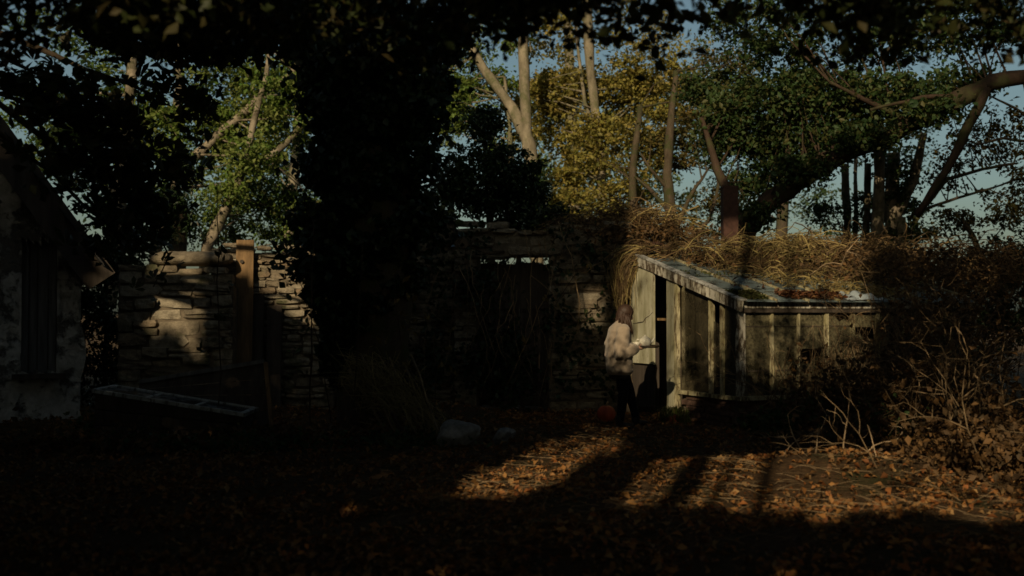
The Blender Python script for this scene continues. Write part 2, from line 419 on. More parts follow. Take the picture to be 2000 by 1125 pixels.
def branchlets(mb, spine, targets, r=0.03, frac=0.6):
    """thin limbs from the nearest point of the spine to leaf clumps"""
    S = np.array([tuple(p) for p in spine]); used = {}
    for t in targets:
        if random.random() > frac: continue
        d = np.linalg.norm(S - (np.array(t) - np.array([0, 0, 0.5])), axis=1); i = int(np.argmin(d + RNG.uniform(0, 0.8, len(d))))
        a = Vector(S[i]); b = Vector(t)
        k = (b - a).length
        if k > 5 or k < 0.2 or used.get(i, 0) >= 2: continue
        used[i] = used.get(i, 0) + 1
        mid = a.lerp(b, 0.5) + Vector((random.uniform(-.15, .15), random.uniform(-.15, .15), random.uniform(-0.05, 0.2))) * k * 0.5
        mb.tube([a, a.lerp(mid, .5), mid, mid.lerp(b, .55) + Vector((0, 0, .03 * k)), b], [r * k * .35 + .008, r * k * .28 + .007, r * k * .2 + .006, r * k * .12 + .005, .004], 5, False)

def tree(name, label, base, limbs, blobs, leafm, barkm, per=70, cr=0.55, ls=0.13, group=None, cat='tree', frac=0.6, tw=0.03, flat=0.35, leaf2=None, share=0.4, fine=True):
    """limbs: list of (points, r0, r1); blobs as in blob_points"""
    root = empty(name, base, 0, label, cat, group)
    off = Vector(base); mb = MB(); spine = []
    for pts, r0, r1 in limbs: spine += poly_tube(mb, [Vector(p) - off for p in pts], r0 * .85, r1 * .85)
    if fine: per, cr, ls, K = int(per * .62), cr * .60, ls * .84, 1.55
    else: K = 1
    pos, cs = blob_points([(tuple(Vector(c) - off), r, max(1, int(k * K))) for c, r, k in blobs], per, cr)
    branchlets(mb, spine, cs, tw, frac / K * .6)
    mb.build('trunk', barkm, root, True)
    if leaf2:
        pc = pos.reshape(-1, per, 3); pick = RNG.uniform(0, 1, len(pc)) < share
        leaves('crown', pc[~pick].reshape(-1, 3), ls, leafm, root, flat=flat); leaves('turning_foliage', pc[pick].reshape(-1, 3), ls, leaf2, root, flat=flat)
    else: leaves('crown', pos, ls, leafm, root, flat=flat)
    return root

# ------------------------------------------------------------------ ground
def gz(x, y):
    x = np.asarray(x, dtype=float); y = np.asarray(y, dtype=float)
    z = 0.035 * np.sin(x * 1.7 + y * 0.6) * np.sin(y * 1.3 - x * 0.4) + 0.02 * np.sin(x * 4.1) * np.sin(y * 3.7)
    z = z + 0.40 * np.exp(-((x - 4.15) ** 2 / 0.9 + (y - 13.2) ** 2 / 0.8))
    z = z + 0.20 * np.exp(-((x - 2.9) ** 2 / 1.6 + (y - 9.9) ** 2 / 0.5))
    z = z + 0.30 * np.exp(-((x + 0.9) ** 2 / 0.7 + (y - 14.3) ** 2 / 0.8))
    return z
def gzf(x, y): return float(gz(x, y))

def build_ground():
    xs = np.concatenate([[-600, -200, -80, -40, -20], np.arange(-12, 12.01, 0.15), [20, 40, 80, 200, 600]])
    ys = np.concatenate([[-400, -100, -30, -12], np.arange(-6, 22.01, 0.15), [26, 34, 50, 90, 200, 800]])
    X, Y = np.meshgrid(xs, ys); Z = gz(X, Y) + RNG.uniform(-.008, .008, X.shape)
    far = (np.abs(X) > 12) | (Y > 22) | (Y < -6); Z[far] = 0
    v = np.stack([X, Y, Z], -1).reshape(-1, 3); w = len(xs)
    i = (np.arange(len(ys) - 1)[:, None] * w + np.arange(w - 1)[None]).ravel()
    f = np.stack([i, i + 1, i + w + 1, i + w], 1)
    m, nt, b, out = mat('damp_woodland_soil')
    g = nt.nodes.new('ShaderNodeNewGeometry')
    n1 = N(nt, 'ShaderNodeTexNoise', Scale=1.6, Detail=9, Roughness=0.7); nt.links.new(g.outputs['Position'], n1.inputs['Vector'])
    n2 = N(nt, 'ShaderNodeTexNoise', Scale=22.0, Detail=8, Roughness=0.75); nt.links.new(g.outputs['Position'], n2.inputs['Vector'])
    c1 = ramp(nt, n2.outputs['Fac'], [(0.3, (0.035, 0.022, 0.013)), (0.55, (0.10, 0.06, 0.03)), (0.75, (0.20, 0.12, 0.06))]).outputs[0]
    f1 = ramp(nt, n1.outputs['Fac'], [(0.5, (0, 0, 0)), (0.65, (1, 1, 1))]).outputs[0]
    nt.links.new(mixc(nt, f1, c1, (0.05, 0.048, 0.02)), b.inputs['Base Color']); b.inputs['Roughness'].default_value = 0.95
    b.inputs['Specular IOR Level'].default_value = 0.1
    bump(nt, b, n2.outputs['Fac'], 1.0, 0.05)
    o = link_mesh('ground', fast_mesh('ground', v, f, m, True)); tag(o, 'damp brown woodland soil under fallen leaves', None, None, 'structure')
build_ground()

# ------------------------------------------------------------------ unseen trees added behind the camera, crowns shaped to mask the sun
TAN = math.tan(SUN_EL); SA, CA = math.sin(SUN_AZ), math.cos(SUN_AZ); D0 = -5.0
def sh(p):
    """(s, h): sideways offset of a point across the sunlight and the height its sun ray has above D0"""
    s = p[0] * CA - p[1] * SA; d = p[0] * SA + p[1] * CA
    return s, p[2] + (d - D0) * TAN
def occ(s, h):
    """light mask shaping the added trees behind the camera, 0 open .. 1 closed"""
    j = 0.10 * np.sin(s * 5.1 + h * 2.0) + 0.08 * np.sin(s * 11.3 - h * 3.1)
    o = np.zeros_like(s)
    o = np.where(h < 5.9 + j, 1.0, o)
    o = np.where((s < -10.2) & (h < 13.4 + 3 * j), 1.0, o)
    o = np.where((s >= -10.2) & (s < -9.05) & (h < 9.6 - 0.22 * (s + 10.0) + j), 1.0, o)
    o = np.where((s >= -9.05) & (s < -7.55) & (h < 10.65 - 0.5 * (s + 8.6) + j), 1.0, o)
    mid = (s >= -7.55) & (s < -3.25 + 0.3 * j)
    o = np.where(mid & (h < 15.0 + 4 * j), 1.0, o)
    hole = ((s + 3.72) / 0.22) ** 2 + ((h - 11.05) / 0.3) ** 2 < 1
    o = np.where(hole, 0.0, o)
    lane = (s >= -3.25 + 0.3 * j) & (s < 0.35 + j)
    tuft = .75 * np.exp(-((s + 2.15) / .3) ** 2)
    # three strips of the gap: sunlit streak, dark streak, wide sunlit patch
    o = np.where(lane & (s < -2.35) & (h > 8.25 + 2 * j) & (h < 9.15 + j), 0.95, o)
    o = np.where(lane & (s >= -2.35 + .5 * j) & (s < -1.75 + .5 * j) & (h < 9.35 + j - tuft), 0.97, o)
    o = np.where(lane & (s >= -1.75 + .5 * j) & (h > 7.45 + 2 * j + 0.12 * s) & (h < 8.95 + j - 0.1 * s), 0.95, o)
    # sparse leaves that dapple the sunlight in the gap
    thin = lambda c, v: np.where(c, np.maximum(o, v), o)
    o = thin((s > -3.2) & (s < .3) & (h > 9.3) & (h < 12.2), 0.005)
    o = thin(lane & (s > -0.35) & (h > 9.0) & (h < 11), 0.03)
    o = np.where((s > -3.1) & (s < -2.5) & (h > 9.15) & (h < 10.6), 0.0, o)      # left open so sun reaches the person
    right = s >= 0.35 + j
    o = np.where(right & (h < 12.6 + 3 * j), 0.97, o)
    o = np.where((s > .3) & (s < 1.9) & (h > 6.05) & (h < 9.55), 0.022 + .02 * np.sin(s * 9 + h * 7) , o)
    o = thin((s > -1.6) & (s < 8) & (h > 13.6) & (h < 19), 0.008)
    o = thin((s > -0.2) & (s < .2) & (h < 15.6 + 3 * j) & (h > 12.5), 0.02)
    o = thin((s > 1.1) & (s < 8) & (h < 15.6 + 3 * j) & (h > 12.5), 0.035)
    o = thin((s > 1.8) & (s < 4.5) & (h > 13) & (h < 20.5), 0.30)
    o = np.where((s > -10.4) & (s < -9.84) & (h > 9.85) & (h < 13), 1.0, o)
    return o

def build_shade():
    n = 170000
    s = RNG.uniform(-17, 9, n); h = RNG.uniform(0.2, 21, n)
    o = occ(s, h); keep = RNG.uniform(0, 1, n) < np.where(h < 16, o, o * 0.8)
    s, h = s[keep], h[keep]; dd = RNG.uniform(-1.6, 1.6, len(s))
    d = D0 + dd; z = h - dd * TAN
    x = s * CA + d * SA; y = -s * SA + d * CA
    pos = np.stack([x, y, z], 1); ok = pos[:, 2] > 0.15
    pos, s = pos[ok], s[ok]
    # foliage added overhead and at the sides, out of view, to cut sky light
    k = 58000; y = RNG.uniform(-7, 9.5, k); x = RNG.uniform(-13, 13, k) ; z = np.maximum(7.7, 11.2 - .466 * y) + RNG.uniform(0, 1.0, k)
    q1 = np.stack([x, y, z], 1)
    k = 34000; sd = np.where(RNG.uniform(0, 1, k) < .5, -1.0, 1.0); q2 = np.stack([np.where(sd < 0, -12.2, 11.5) + RNG.uniform(-.8, .8, k), RNG.uniform(-8, 20, k), RNG.uniform(.1, 10.5, k)], 1)
    k = 42000; y = RNG.uniform(12.5, 24, k); x = RNG.uniform(-13, 13, k); q3 = np.stack([x, y, 17.0 - .466 * (y - 13) + RNG.uniform(0, 1.2, k)], 1)
    q = np.concatenate([q1, q2, q3]); pos = np.concatenate([pos, q]); s = np.concatenate([s, np.clip(q[:, 0] * CA - q[:, 1] * SA, -16.9, 9.0)])
    edges = [-17, -13.4, -10.15, -7.55, -3.25, 0.35, 4.2, 9.1]
    for a, b in zip(edges[:-1], edges[1:]):
        k = (s >= a) & (s < b); c = 0.5 * (a + b)
        base = Vector((c * CA + D0 * SA, -c * SA + D0 * CA, 0)); P = pos[k] - np.array(base)
        root = empty('shade_mask_tree', base, 0, 'unseen evergreen added behind the camera, crown shaped to shade the yard', 'tree', 'unseen evergreens added to shade the yard')
        top = float(np.percentile(P[:, 2], 97)); top = min(top, 8.6) if a == -10.15 else top; mb = MB()
        sp = poly_tube(mb, [(0, 0, 0), (0.1, 0.05, top * .5), (0, 0, top)], .22, .04)
        branchlets(mb, sp, P[RNG.choice(len(P), min(80, len(P)), replace=False)], .02, 1.0)
        if a == -3.25:                       # bare stems added in the gap for their stripe shadows
            for sc_, w in ((-2.42, .05), (-1.98, .05), (-1.62, .035), (-0.72, .06), (-1.1, .05)):
                q = Vector(((sc_ - c) * CA, -(sc_ - c) * SA, 0))
                poly_tube(mb, [q, q + Vector((.06, 0, 6)), q + Vector((-.05, .1, 12.5))], w * 1.15, w * .75)
        mb.build('trunk', M['bark_dark'], root, True)
        leaves('crown', P, 0.30, L['ivy'], root, flat=0.0, width=0.8)
build_shade()

# ------------------------------------------------------------------ stone walls
def stone_templates(m):
    out = []
    for k in range(10):
        bm = bmesh.new(); bmesh.ops.create_cube(bm, size=1.0)
        bmesh.ops.subdivide_edges(bm, edges=bm.edges[:], cuts=1, use_grid_fill=True)
        for v in bm.verts:
            co = v.co; n_ext = sum(abs(c) > 0.45 for c in co)
            if n_ext == 3: v.co = co * random.uniform(0.80, 0.98)
            elif n_ext == 2: v.co = co * random.uniform(0.93, 1.02)
            v.co += Vector([random.uniform(-1, 1) * 0.05 for _ in range(3)])
        me = bpy.data.meshes.new('stone'); bm.to_mesh(me); bm.free(); me.materials.append(m); out.append(me)
    return out
STONES = stone_templates(M['stone']); SHADE_STONES = stone_templates(M['shadestone'])

def stone_wall(label, p0, p1, top, openings=(), thick=0.45, hmin=0.09, hmax=0.19, lmin=0.22, lmax=0.58, z0=0.0, stones=STONES):
    """rubble wall from p0 to p1 (its face), top(u) gives the height; openings (u0,u1,z0,z1)"""
    p0 = Vector((*p0, 0)); p1 = Vector((*p1, 0)); d = p1 - p0; ln = d.length; rz = math.atan2(d.y, d.x)
    root = empty('stone_wall', p0, rz, label, 'stone wall')
    # core: slabs of earth mortar behind the stone faces
    mb = MB(); us = sorted(set([0, ln] + [o[i] for o in openings for i in (0, 1)] + list(np.arange(0.5, ln, 0.5))))
    for a, b in zip(us[:-1], us[1:]):
        m_ = (a + b) / 2; zt = min(top(a + .01), top(b - .01)) - 0.07; op = [o for o in openings if o[0] - .01 <= m_ <= o[1] + .01]
        segs = [(z0 - 0.3, zt)]
        for o in op: segs = [(z0 - 0.3, o[2]), (o[3], zt)]
        for za, zb in segs:
            if zb - za > 0.02: mb.box((m_, -0.035 + thick / 2, (za + zb) / 2), (b - a - 0.001, thick, zb - za))
    mb.build('mortar', M['mortar'], root)
    z = z0; n = 0; ztop = max(top(u) for u in np.linspace(0, ln, 60))
    while z < ztop - 0.03:
        h = random.uniform(hmin, hmax) * (0.8 if random.random() < 0.25 else 1); u = -random.uniform(0, 0.2)
        while u < ln:
            l = random.uniform(lmin, lmax) * (0.6 if random.random() < .3 else 1)
            a, b = max(u, 0), min(u + l, ln); u += l
            if b - a < 0.06: continue
            c = (a + b) / 2
            if z + h * 0.5 > top(c): continue
            bad = False; dz = 0.028 * math.sin(u * 2.1 + z * 7) + 0.015 * math.sin(u * 5.3 + z * 11)
            for o in openings:
                if z + h > o[2] + .02 and z < o[3] - .02:
                    if a >= o[0] - .03 and b <= o[1] + .03: bad = True
                    elif a < o[0] < b: b = o[0]
                    elif a < o[1] < b: a = o[1]
            if bad or b - a < 0.06: continue
            c = (a + b) / 2; pr = random.uniform(-0.035, 0.03)
            parts_ = [(z, h)] if h < .12 or random.random() < .74 else [(z, h * .45), (z + h * .45, h * .55)]
            for za, ha in parts_:
                gap = random.uniform(.004, .024)
                link_mesh('stone', random.choice(stones), root, (c + random.uniform(-.02, .02) * (len(parts_) - 1), 0.03 + pr + random.uniform(-.02, .02) * (len(parts_) - 1), za + ha / 2 + dz),
                          (random.uniform(-.05, .05), random.uniform(-.05, .05), random.uniform(-.07, .07)),
                          (b - a - gap, 0.22, ha * random.uniform(.86, 1.04) - 0.008)); n += 1
        z += h
    return root

# left pier with a rounded coping
def top_a(u): return 2.20 if u < 1.42 else 2.20 - (u - 1.42) * 1.1
wa = stone_wall('low rubble wall left of the upright plank, capped by a rounded pale coping stone', (-5.78, 16.15), (-4.12, 16.25), top_a, hmin=.13, hmax=.24, lmin=.28, lmax=.68)
mb = MB(); rings = []
for i in range(9):
    u = 0.42 + i * 0.145; k = 0.55 if i in (0, 8) else 1.0
    rings.append(((u, 0.22, 2.30), (0, 0.30 * k, 0.01), (0, 0, 0.115 * k)))
mb.loft(rings, 14).build('coping_stone', M['stone'], wa, True)
wb = stone_wall('tall rubble wall behind the upright plank, sunlit beside the ivy-covered trunk', (-4.62, 16.85), (-2.75, 16.95),
                lambda u: 2.53 + 0.05 * math.sin(u * 5), hmin=.06, hmax=.14, lmin=.18, lmax=.45)
wc = stone_wall('shaded rubble wall half hidden behind the ivy-covered trunk', (-3.05, 17.25), (-0.90, 17.2), lambda u: 2.75 if u < 1.2 else 3.08, stones=SHADE_STONES, lmin=.3, lmax=.7, hmin=.12, hmax=.2)
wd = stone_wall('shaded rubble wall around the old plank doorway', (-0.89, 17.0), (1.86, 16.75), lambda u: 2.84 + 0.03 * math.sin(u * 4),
                openings=[(0.36, 1.46, -0.5, 2.36)], stones=SHADE_STONES, lmin=.28, lmax=.65, hmin=.10, hmax=.18)
# lintel and door belong to the doorway wall
MB().box((0.91, 0.20, 2.42), (1.5, 0.40, 0.12)).build('lintel', M['darkwood'], wd)
rd = math.atan2(-0.25, 2.75)
dr = empty('plank_door', Vector((-0.89, 17.0, 0)) + Vector((0.91 * math.cos(rd) - 0.24 * math.sin(rd), 0.91 * math.sin(rd) + 0.24 * math.cos(rd), 0.03)), rd,
           'dark weathered plank door standing in the shaded wall, gap above it', 'door')
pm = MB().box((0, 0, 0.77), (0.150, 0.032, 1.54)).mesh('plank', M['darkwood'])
pu = MB().box((0, 0, 1.885), (0.164, 0.022, 0.70)).mesh('upper_plank', M['darkwood'])
for i in range(7):
    x = -0.465 + i * 0.155
    link_mesh('plank', pm, dr, (x, random.uniform(-.008, .008), random.uniform(-.02, .02)), (0, 0, random.uniform(-.02, .02)))
    link_mesh('upper_plank', pu, dr, (x, .012 + .013 * (-1) ** i, random.uniform(-.02, .02)), (0, random.uniform(-.012, .012), 0))
MB().box((0, -0.035, 1.57), (1.06, 0.035, 0.10)).build('rail', M['darkwood'], dr)
MB().box((0, -0.035, 0.35), (1.06, 0.035, 0.10)).build('rail', M['darkwood'], dr)
for x in (-0.525, 0.525): MB().box((x, 0.03, 1.07), (0.05, 0.08, 2.14)).build('door_post', M['darkwood'], dr)

# upright plank leaning on the wall
p = empty('leaning_plank', (-4.03, 16.42, 0), 0.05, 'broad weathered brown plank standing upright against the sunlit rubble wall', 'plank')
MB().beam((0, 0, -0.05), (-0.02, 0.30, 2.60), 0.26, 0.05, Vector((0, 1, 0))).build('board', M['wood'], p)
bmn = MB(); bmn.tube([(-.055, .225, 2.27), (-.055, .20, 2.27)], .028, 10).build('knot', M['darkwood'], p)
for dx in (0.165, 0.43):
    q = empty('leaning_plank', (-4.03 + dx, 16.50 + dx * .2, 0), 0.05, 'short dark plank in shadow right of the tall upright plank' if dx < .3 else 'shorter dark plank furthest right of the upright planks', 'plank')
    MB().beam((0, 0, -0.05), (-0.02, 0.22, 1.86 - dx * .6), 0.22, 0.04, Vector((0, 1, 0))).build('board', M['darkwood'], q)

# ------------------------------------------------------------------ barn on the left
def barn():
    root = empty('stone_barn', (-6.02, 15.4, 0), R(24), 'dark limewashed stone barn with boarded opening at the left edge', 'barn')
    W, e, sl = 5.4, 2.40, math.tan(R(55)); dep = 6.0       # gable width, eaves height, roof slope; local x runs left
    # gable wall with a recessed boarded opening  (u measured leftwards from the corner)
    def zt(u): return e + sl * min(u, W - u) - 0.16
    ou0, ou1, oz0, oz1 = 0.32, 0.80, 0.66, 2.50
    nu, nz = 60, 44; v = []; f = []; idx = {}
    def add(u, z, y):
        v.append((-u, y, z)); return len(v) - 1
    us = np.linspace(0, W, nu + 1)
    us = np.unique(np.concatenate([us, [ou0, ou1]]))
    for i, u in enumerate(us):
        for k in range(nz + 1):
            z = -0.3 + (zt(u) + 0.3) * k / nz
            w = 0.05 * math.sin(u * 3 + z * 2) * math.sin(z * 3.1) + random.uniform(-.018, .018)
            idx[i, k] = add(u + (0.05 * math.sin(z * 5) if u < 0.01 else 0), z, w)
    for i in range(len(us) - 1):
        um = (us[i] + us[i + 1]) / 2
        for k in range(nz):
            zm = -0.3 + (zt(um) + 0.3) * (k + .5) / nz
            if ou0 < um < ou1 and oz0 < zm < oz1: continue
            f.append((idx[i, k], idx[i, k + 1], idx[i + 1, k + 1], idx[i + 1, k]))
    me = bpy.data.meshes.new('gable_wall'); me.from_pydata(v, [], f); me.materials.append(M['plaster']); me.update()
    me.polygons.foreach_set('use_smooth', [True] * len(me.polygons)); link_mesh('gable_wall', me, root)
    for xw in (-0.17, -W + .15): MB().box((xw, dep / 2 + .06, e / 2 - .15), (0.30, dep, e + .3)).build('side_wall', M['plaster'], root)
    mb = MB(); mb.box((-(ou0 + ou1) / 2, 0.36, 1.5), (0.9, 0.04, 2.4)); mb.build('opening_back', M['mortar'], root)
    for a in (ou0, ou1): MB().box((-a, 0.18, (oz0 + oz1) / 2), (0.03, 0.34, oz1 - oz0 + .1)).build('jamb', M['plaster'], root)
    x = ou0 + 0.02; k = 0
    while x < ou1 - .02:
        w = random.uniform(.08, .14); w = min(w, ou1 - x)
        MB().box((-(x + w / 2), 0.13 + random.uniform(-.03, .02), (oz0 + oz1) / 2), (w - .012, 0.03, oz1 - oz0)).build('board', M['greywood'], root); x += w
    MB().box((-(ou0 + ou1) / 2, 0.0, oz0 - .04), (ou1 - ou0 + .2, 0.26, 0.07)).build('sill', M['darkwood'], root)
    # roof: rows of slates on two slopes, thick dark verge
    ang = math.atan(sl); ce, se = math.cos(ang), math.sin(ang); Ls = (W / 2 + 0.22) / ce
    sm = MB().box((0, 0, 0), (0.36, 0.42, 0.018)).mesh('slate', M['slate'])
    cnt = 0
    for side in (0, 1):
        mb = MB(); deck = bpy.data.objects.new('roof_deck', None); COL.objects.link(deck); deck.parent = root; deck.name = 'roof_slope'
        for row in range(int(Ls / 0.3) + 1):
            q = 0.15 + row * 0.3
            if q > Ls: break
            ux = -0.22 + q * ce; z = e - 0.22 * sl + q * se + 0.07
            X = -ux if side == 0 else -(W - ux); an = ang if side == 0 else -ang
            for j in range(19):
                y = -0.42 + j * 0.37 + (0.18 if row % 2 else 0)
                c = (X, y, z + random.uniform(-.01, .012)); rt = Euler((0, an + (-.05 if side == 0 else .05), 0))
                if side == 0 and j < 9 and cnt < 300:
                    link_mesh('slate', sm, deck, c, (random.uniform(-.02, .02), rt.y, random.uniform(-.03, .03)), (1.0, 0.86, 1)); cnt += 1
                else: mb.box(c, (0.36, 0.36, 0.018), rt)
        o = mb.build('slates', M['slate'], deck); o['kind'] = 'stuff'
        s_ = 1 if side == 0 else -1; x0 = 0.22 if side == 0 else -W - .22
        mb = MB(); a = Vector((x0, 0, e - .22 * sl - .06)); b = Vector((-W / 2, 0, e + sl * W / 2 - .06))
        mb.beam(a + Vector((0, dep / 2 - .34, .02)), b + Vector((0, dep / 2 - .34, .02)), dep + .1, 0.10, Vector((0, 0, 1)))
        mb.build('roof_deck', M['darkwood'], deck)
        mb = MB(); mb.beam(a + Vector((0, -.44, -.10)), b + Vector((0, -.44, -.10)), 0.05, 0.42); mb.build('bargeboard', M['darkwood'], root)
    return root
barn()

# ------------------------------------------------------------------ lean-to greenhouse
GX, GY, GR = 2.90, 14.0, math.atan2(0.40, 0.917)
GM = Matrix.Translation((GX, GY, 0)) @ Matrix.Rotation(GR, 4, 'Z')
def gw(x, y, z): return GM @ Vector((x, y, z))
LX, DY, ZE, ZR, ZS = 4.05, 2.73, 1.62, 2.34, 0.42
def zroof(y): return ZE + (ZR - ZE) * y / DY
gh = empty('greenhouse', (GX, GY, 0), GR, 'old wooden lean-to greenhouse with algae-covered glass and peeling paint', 'greenhouse')
def greenhouse():
    B = lambda name, c, s, m, rot=None: MB().box(c, s, rot).build(name, M[m], gh)
    # base of bricks: front and end
    bm_ = MB().box((0, 0, 0), (0.215, 0.10, 0.065)).mesh('brick', M['brick'])
    nb = 0
    for row in range(5):
        z = 0.0 + row * 0.076; off = 0.112 if row % 2 else 0
        for i in range(20):
            x = 0.11 + off + i * 0.225
            if x < LX: link_mesh('brick', bm_, gh, (x, 0.06 + random.uniform(-.006, .006), z + .035), (0, 0, random.uniform(-.02, .02)))
        for i in range(6):
            y = 0.24 + off + i * 0.225
            if y < 1.36: link_mesh('brick', bm_, gh, (0.05 + random.uniform(-.006, .006), y, z + .035), (0, 0, math.pi / 2 + random.uniform(-.02, .02)))
    MB().box((LX / 2, 0.09, 0.165), (LX - .04, 0.08, 0.40)).box((0.09, 0.80, 0.165), (0.08, 1.2, 0.40)).build('plinth_core', M['mortar'], gh)
    # sills
    B('sill', (LX / 2, 0.03, ZS - .02), (LX + .06, 0.15, 0.05), 'paint'); B('sill', (0.02, 0.76, ZS - .023), (0.14, 1.27, 0.05), 'paint')
    # eaves rail and corner posts
    B('eaves_rail', (LX / 2, 0.02, ZE - .025), (LX + .08, 0.085, 0.085), 'peel')
    B('eaves_fillet', (LX / 2, 0.0, ZE - .10), (LX - .05, 0.05, 0.045), 'darkwood')
    B('corner_post', (0.045, 0.045, (ZS + ZE) / 2 - .02), (0.09, 0.09, ZE - ZS - .06), 'peel')
    B('corner_post', (LX - .045, 0.045, (ZS + ZE) / 2 - .02), (0.09, 0.09, ZE - ZS - .06), 'peel')
    # front bays
    rows = [ZS + .01, 0.74, 1.03, 1.31, ZE - .07]; nb = 9; bw = (LX - .1) / nb
    for i in range(nb):
        x0 = 0.07 + i * bw
        if i: B('glazing_bar', (x0 + random.uniform(-.015, .015), 0.035, (ZS + ZE) / 2 - .03), (random.uniform(.03, .06), 0.06, ZE - ZS - .08), 'paint', Euler((0, random.uniform(-.012, .012), 0)))
        for k in range(4):
            h = rows[k + 1] - rows[k] + .03
            if (i, k) in ((3, 3), (4, 2), (6, 1), (2, 1)):                # broken: jagged remains in the corners
                sx = 1 if (i + k) % 2 else -1; w = bw - .03
                P = [(-.5, -.5), (.5, -.5), (.5, .42), (.34, .05), (.16, .14), (-.05, -.22), (-.28, -.08), (-.5, -.3)]
                mb = MB(); mb.v = [(sx * a * w, 0, b * h) for a, b in P] + [(sx * a * w, .004, b * h) for a, b in P]; q = len(P)
                mb.f = [tuple(range(q)), tuple(range(2 * q - 1, q - 1, -1))] + [(t, t + q, (t + 1) % q + q, (t + 1) % q) for t in range(q)]
                mb.build('broken_pane', M['glass'], gh, False, (x0 + bw / 2, .045, rows[k] + h / 2 - .01)); continue
            pn = B('pane', (x0 + bw / 2, 0.045 - 0.006 * (k % 2), rows[k] + h / 2 - .01), (bw - .03, 0.004, h), 'glass', Euler((0.03, random.uniform(-.01, .01), 0)))
            if k < 3: B('pane_lap', (x0 + bw / 2, 0.036, rows[k + 1] + .005), (bw - .05, 0.006, 0.013), 'darkwood').parent = pn
    # end wall, t from the back corner
    def E(name, t0, t1, m, z0=ZS, proud=0.0, th=0.05, dz=0.0):
        y0, y1 = DY - t1, DY - t0; za = zroof(y0) - .10 + dz; zb = zroof(y1) - .10 + dz
        mb = MB(); xs = (-proud, -proud + th); b = 0
        for x in xs: mb.v += [(x, y0, z0), (x, y1, z0), (x, y1, zb), (x, y0, za)]
        mb.f += [(0, 1, 2, 3), (7, 6, 5, 4), (0, 4, 5, 1), (1, 5, 6, 2), (2, 6, 7, 3), (3, 7, 4, 0)]
        return mb.build(name, M[m], gh)
    E('back_post', -.02, .05, 'paint', 0.0, .02, .08)
    E('lower_panel', 0.06, 0.71, 'darkwood', 0.05, -0.005, .03, -1.0)
    E('door_frame_post', 1.02, 1.235, 'board', 0.0, .03, .06)
    E('cover_strip', 1.245, 1.32, 'paint', 0.0, .045, .05)
    E('pane', 1.33, 1.66, 'endglass', ZS, -.02, .004); E('pane', 1.67, 2.03, 'endglass', ZS, -.022, .004)
    E('glazing_bar', 2.04, 2.115, 'paint', ZS, .01, .055)
    E('pane', 2.12, 2.30, 'endglass', ZS, -.02, .004, -.30)
    E('glazing_bar', 2.305, 2.37, 'paint', ZS, .01, .055)
    E('pane', 2.375, 2.63, 'endglass', ZS, -.02, .004)
    B('batten', (0.02, DY - .865, 1.40), (0.04, 0.30, 0.035), 'wood')
    # roof: bars run down the slope with lapped sheets of glass
    an = math.atan2(ZR - ZE, DY); ca, sa = math.cos(an), math.sin(an); Ls = DY / ca + .10
    nr = 8; rw = LX / nr
    for i in range(nr + 1):
        x = min(max(i * rw, .03), LX - .03)
        MB().beam((x, -.09, ZE - .02 + .045), (x, DY, ZR + .045), 0.04, 0.05).build('roof_bar', M['paint'], gh)
    for i in range(nr):
        for k in range(4):
            q = (k + .5) * Ls / 4; y = -.10 + q * ca; z = ZE - .02 + q * sa + .03 + .004
            B('roof_pane', (i * rw + rw / 2, y, z), (rw - .03, Ls / 4 + .05, 0.004), 'roofglass', Euler((an - .02, random.uniform(-.015, .015), 0)))
    mb = MB(); mb.beam((-.055, -.13, ZE - .045), (-.055, DY + .03, ZR - .01 + .008), 0.035, 0.135); mb.build('bargeboard', M['peel'], gh)
    mb = MB(); mb.beam((-.03, -.13, ZE + .036), (-.03, DY + .03, ZR + .085), 0.11, 0.02); mb.build('barge_capping', M['sashpaint'], gh)
    B('ridge_plate', (LX / 2, DY + .03, ZR - .05), (LX, 0.06, 0.14), 'darkwood')
    # earth floor shelf inside and far end
    B('far_end', (LX - .02, DY / 2, 1.0), (0.03, DY - .1, 1.3), 'darkwood')
    B('staging', (LX / 2, 0.55, 0.62), (LX - .3, 0.6, 0.04), 'darkwood')
greenhouse()
# door leaf of four boards (hinged at the back corner)
dl = empty('greenhouse_door', gw(-0.03, DY - .06, 0.0), GR, 'pale grey-green cracked board door at the greenhouse end, lit by the sun', 'door')
zt = [2.22, 2.20, 2.16, 2.11]
for k in range(4):
    w = (.17, .15, .18, .14)[k]; y = -sum((.17, .15, .18, .14)[:k]) - w / 2
    MB().box((random.uniform(-.006, .004), y, 0.75 + zt[k] / 2 - .36), (0.03, w - .008, zt[k] - .72)).build('door_board', M['board'], dl)
MB().tube([(-.0165, -.05, 1.33), (-.0165, -.22, 1.35), (-.0165, -.34, 1.36), (-.0165, -.42, 1.42), (-.0165, -.52, 1.45), (-.0165, -.62, 1.50)], .007, 5).build('crack', M['darkwood'], dl)
MB().box((-.005, -.32, 0.42), (0.03, 0.64, 0.60)).build('kick_board', M['darkwood'], dl)

# low wall behind the greenhouse
pb0 = gw(-.1, DY + .12, 0); pb1 = gw(LX + .6, DY + .12, 0)
MBw = MB(); ln = (pb1 - pb0).length
bw_ = empty('back_wall', pb0, GR, 'dark rubble wall carrying the back of the greenhouse roof, under dead vines', 'stone wall')
MBw.box((ln / 2, .2, 1.12), (ln, .4, 2.5)).build('wall_core', M['mortar'], bw_)

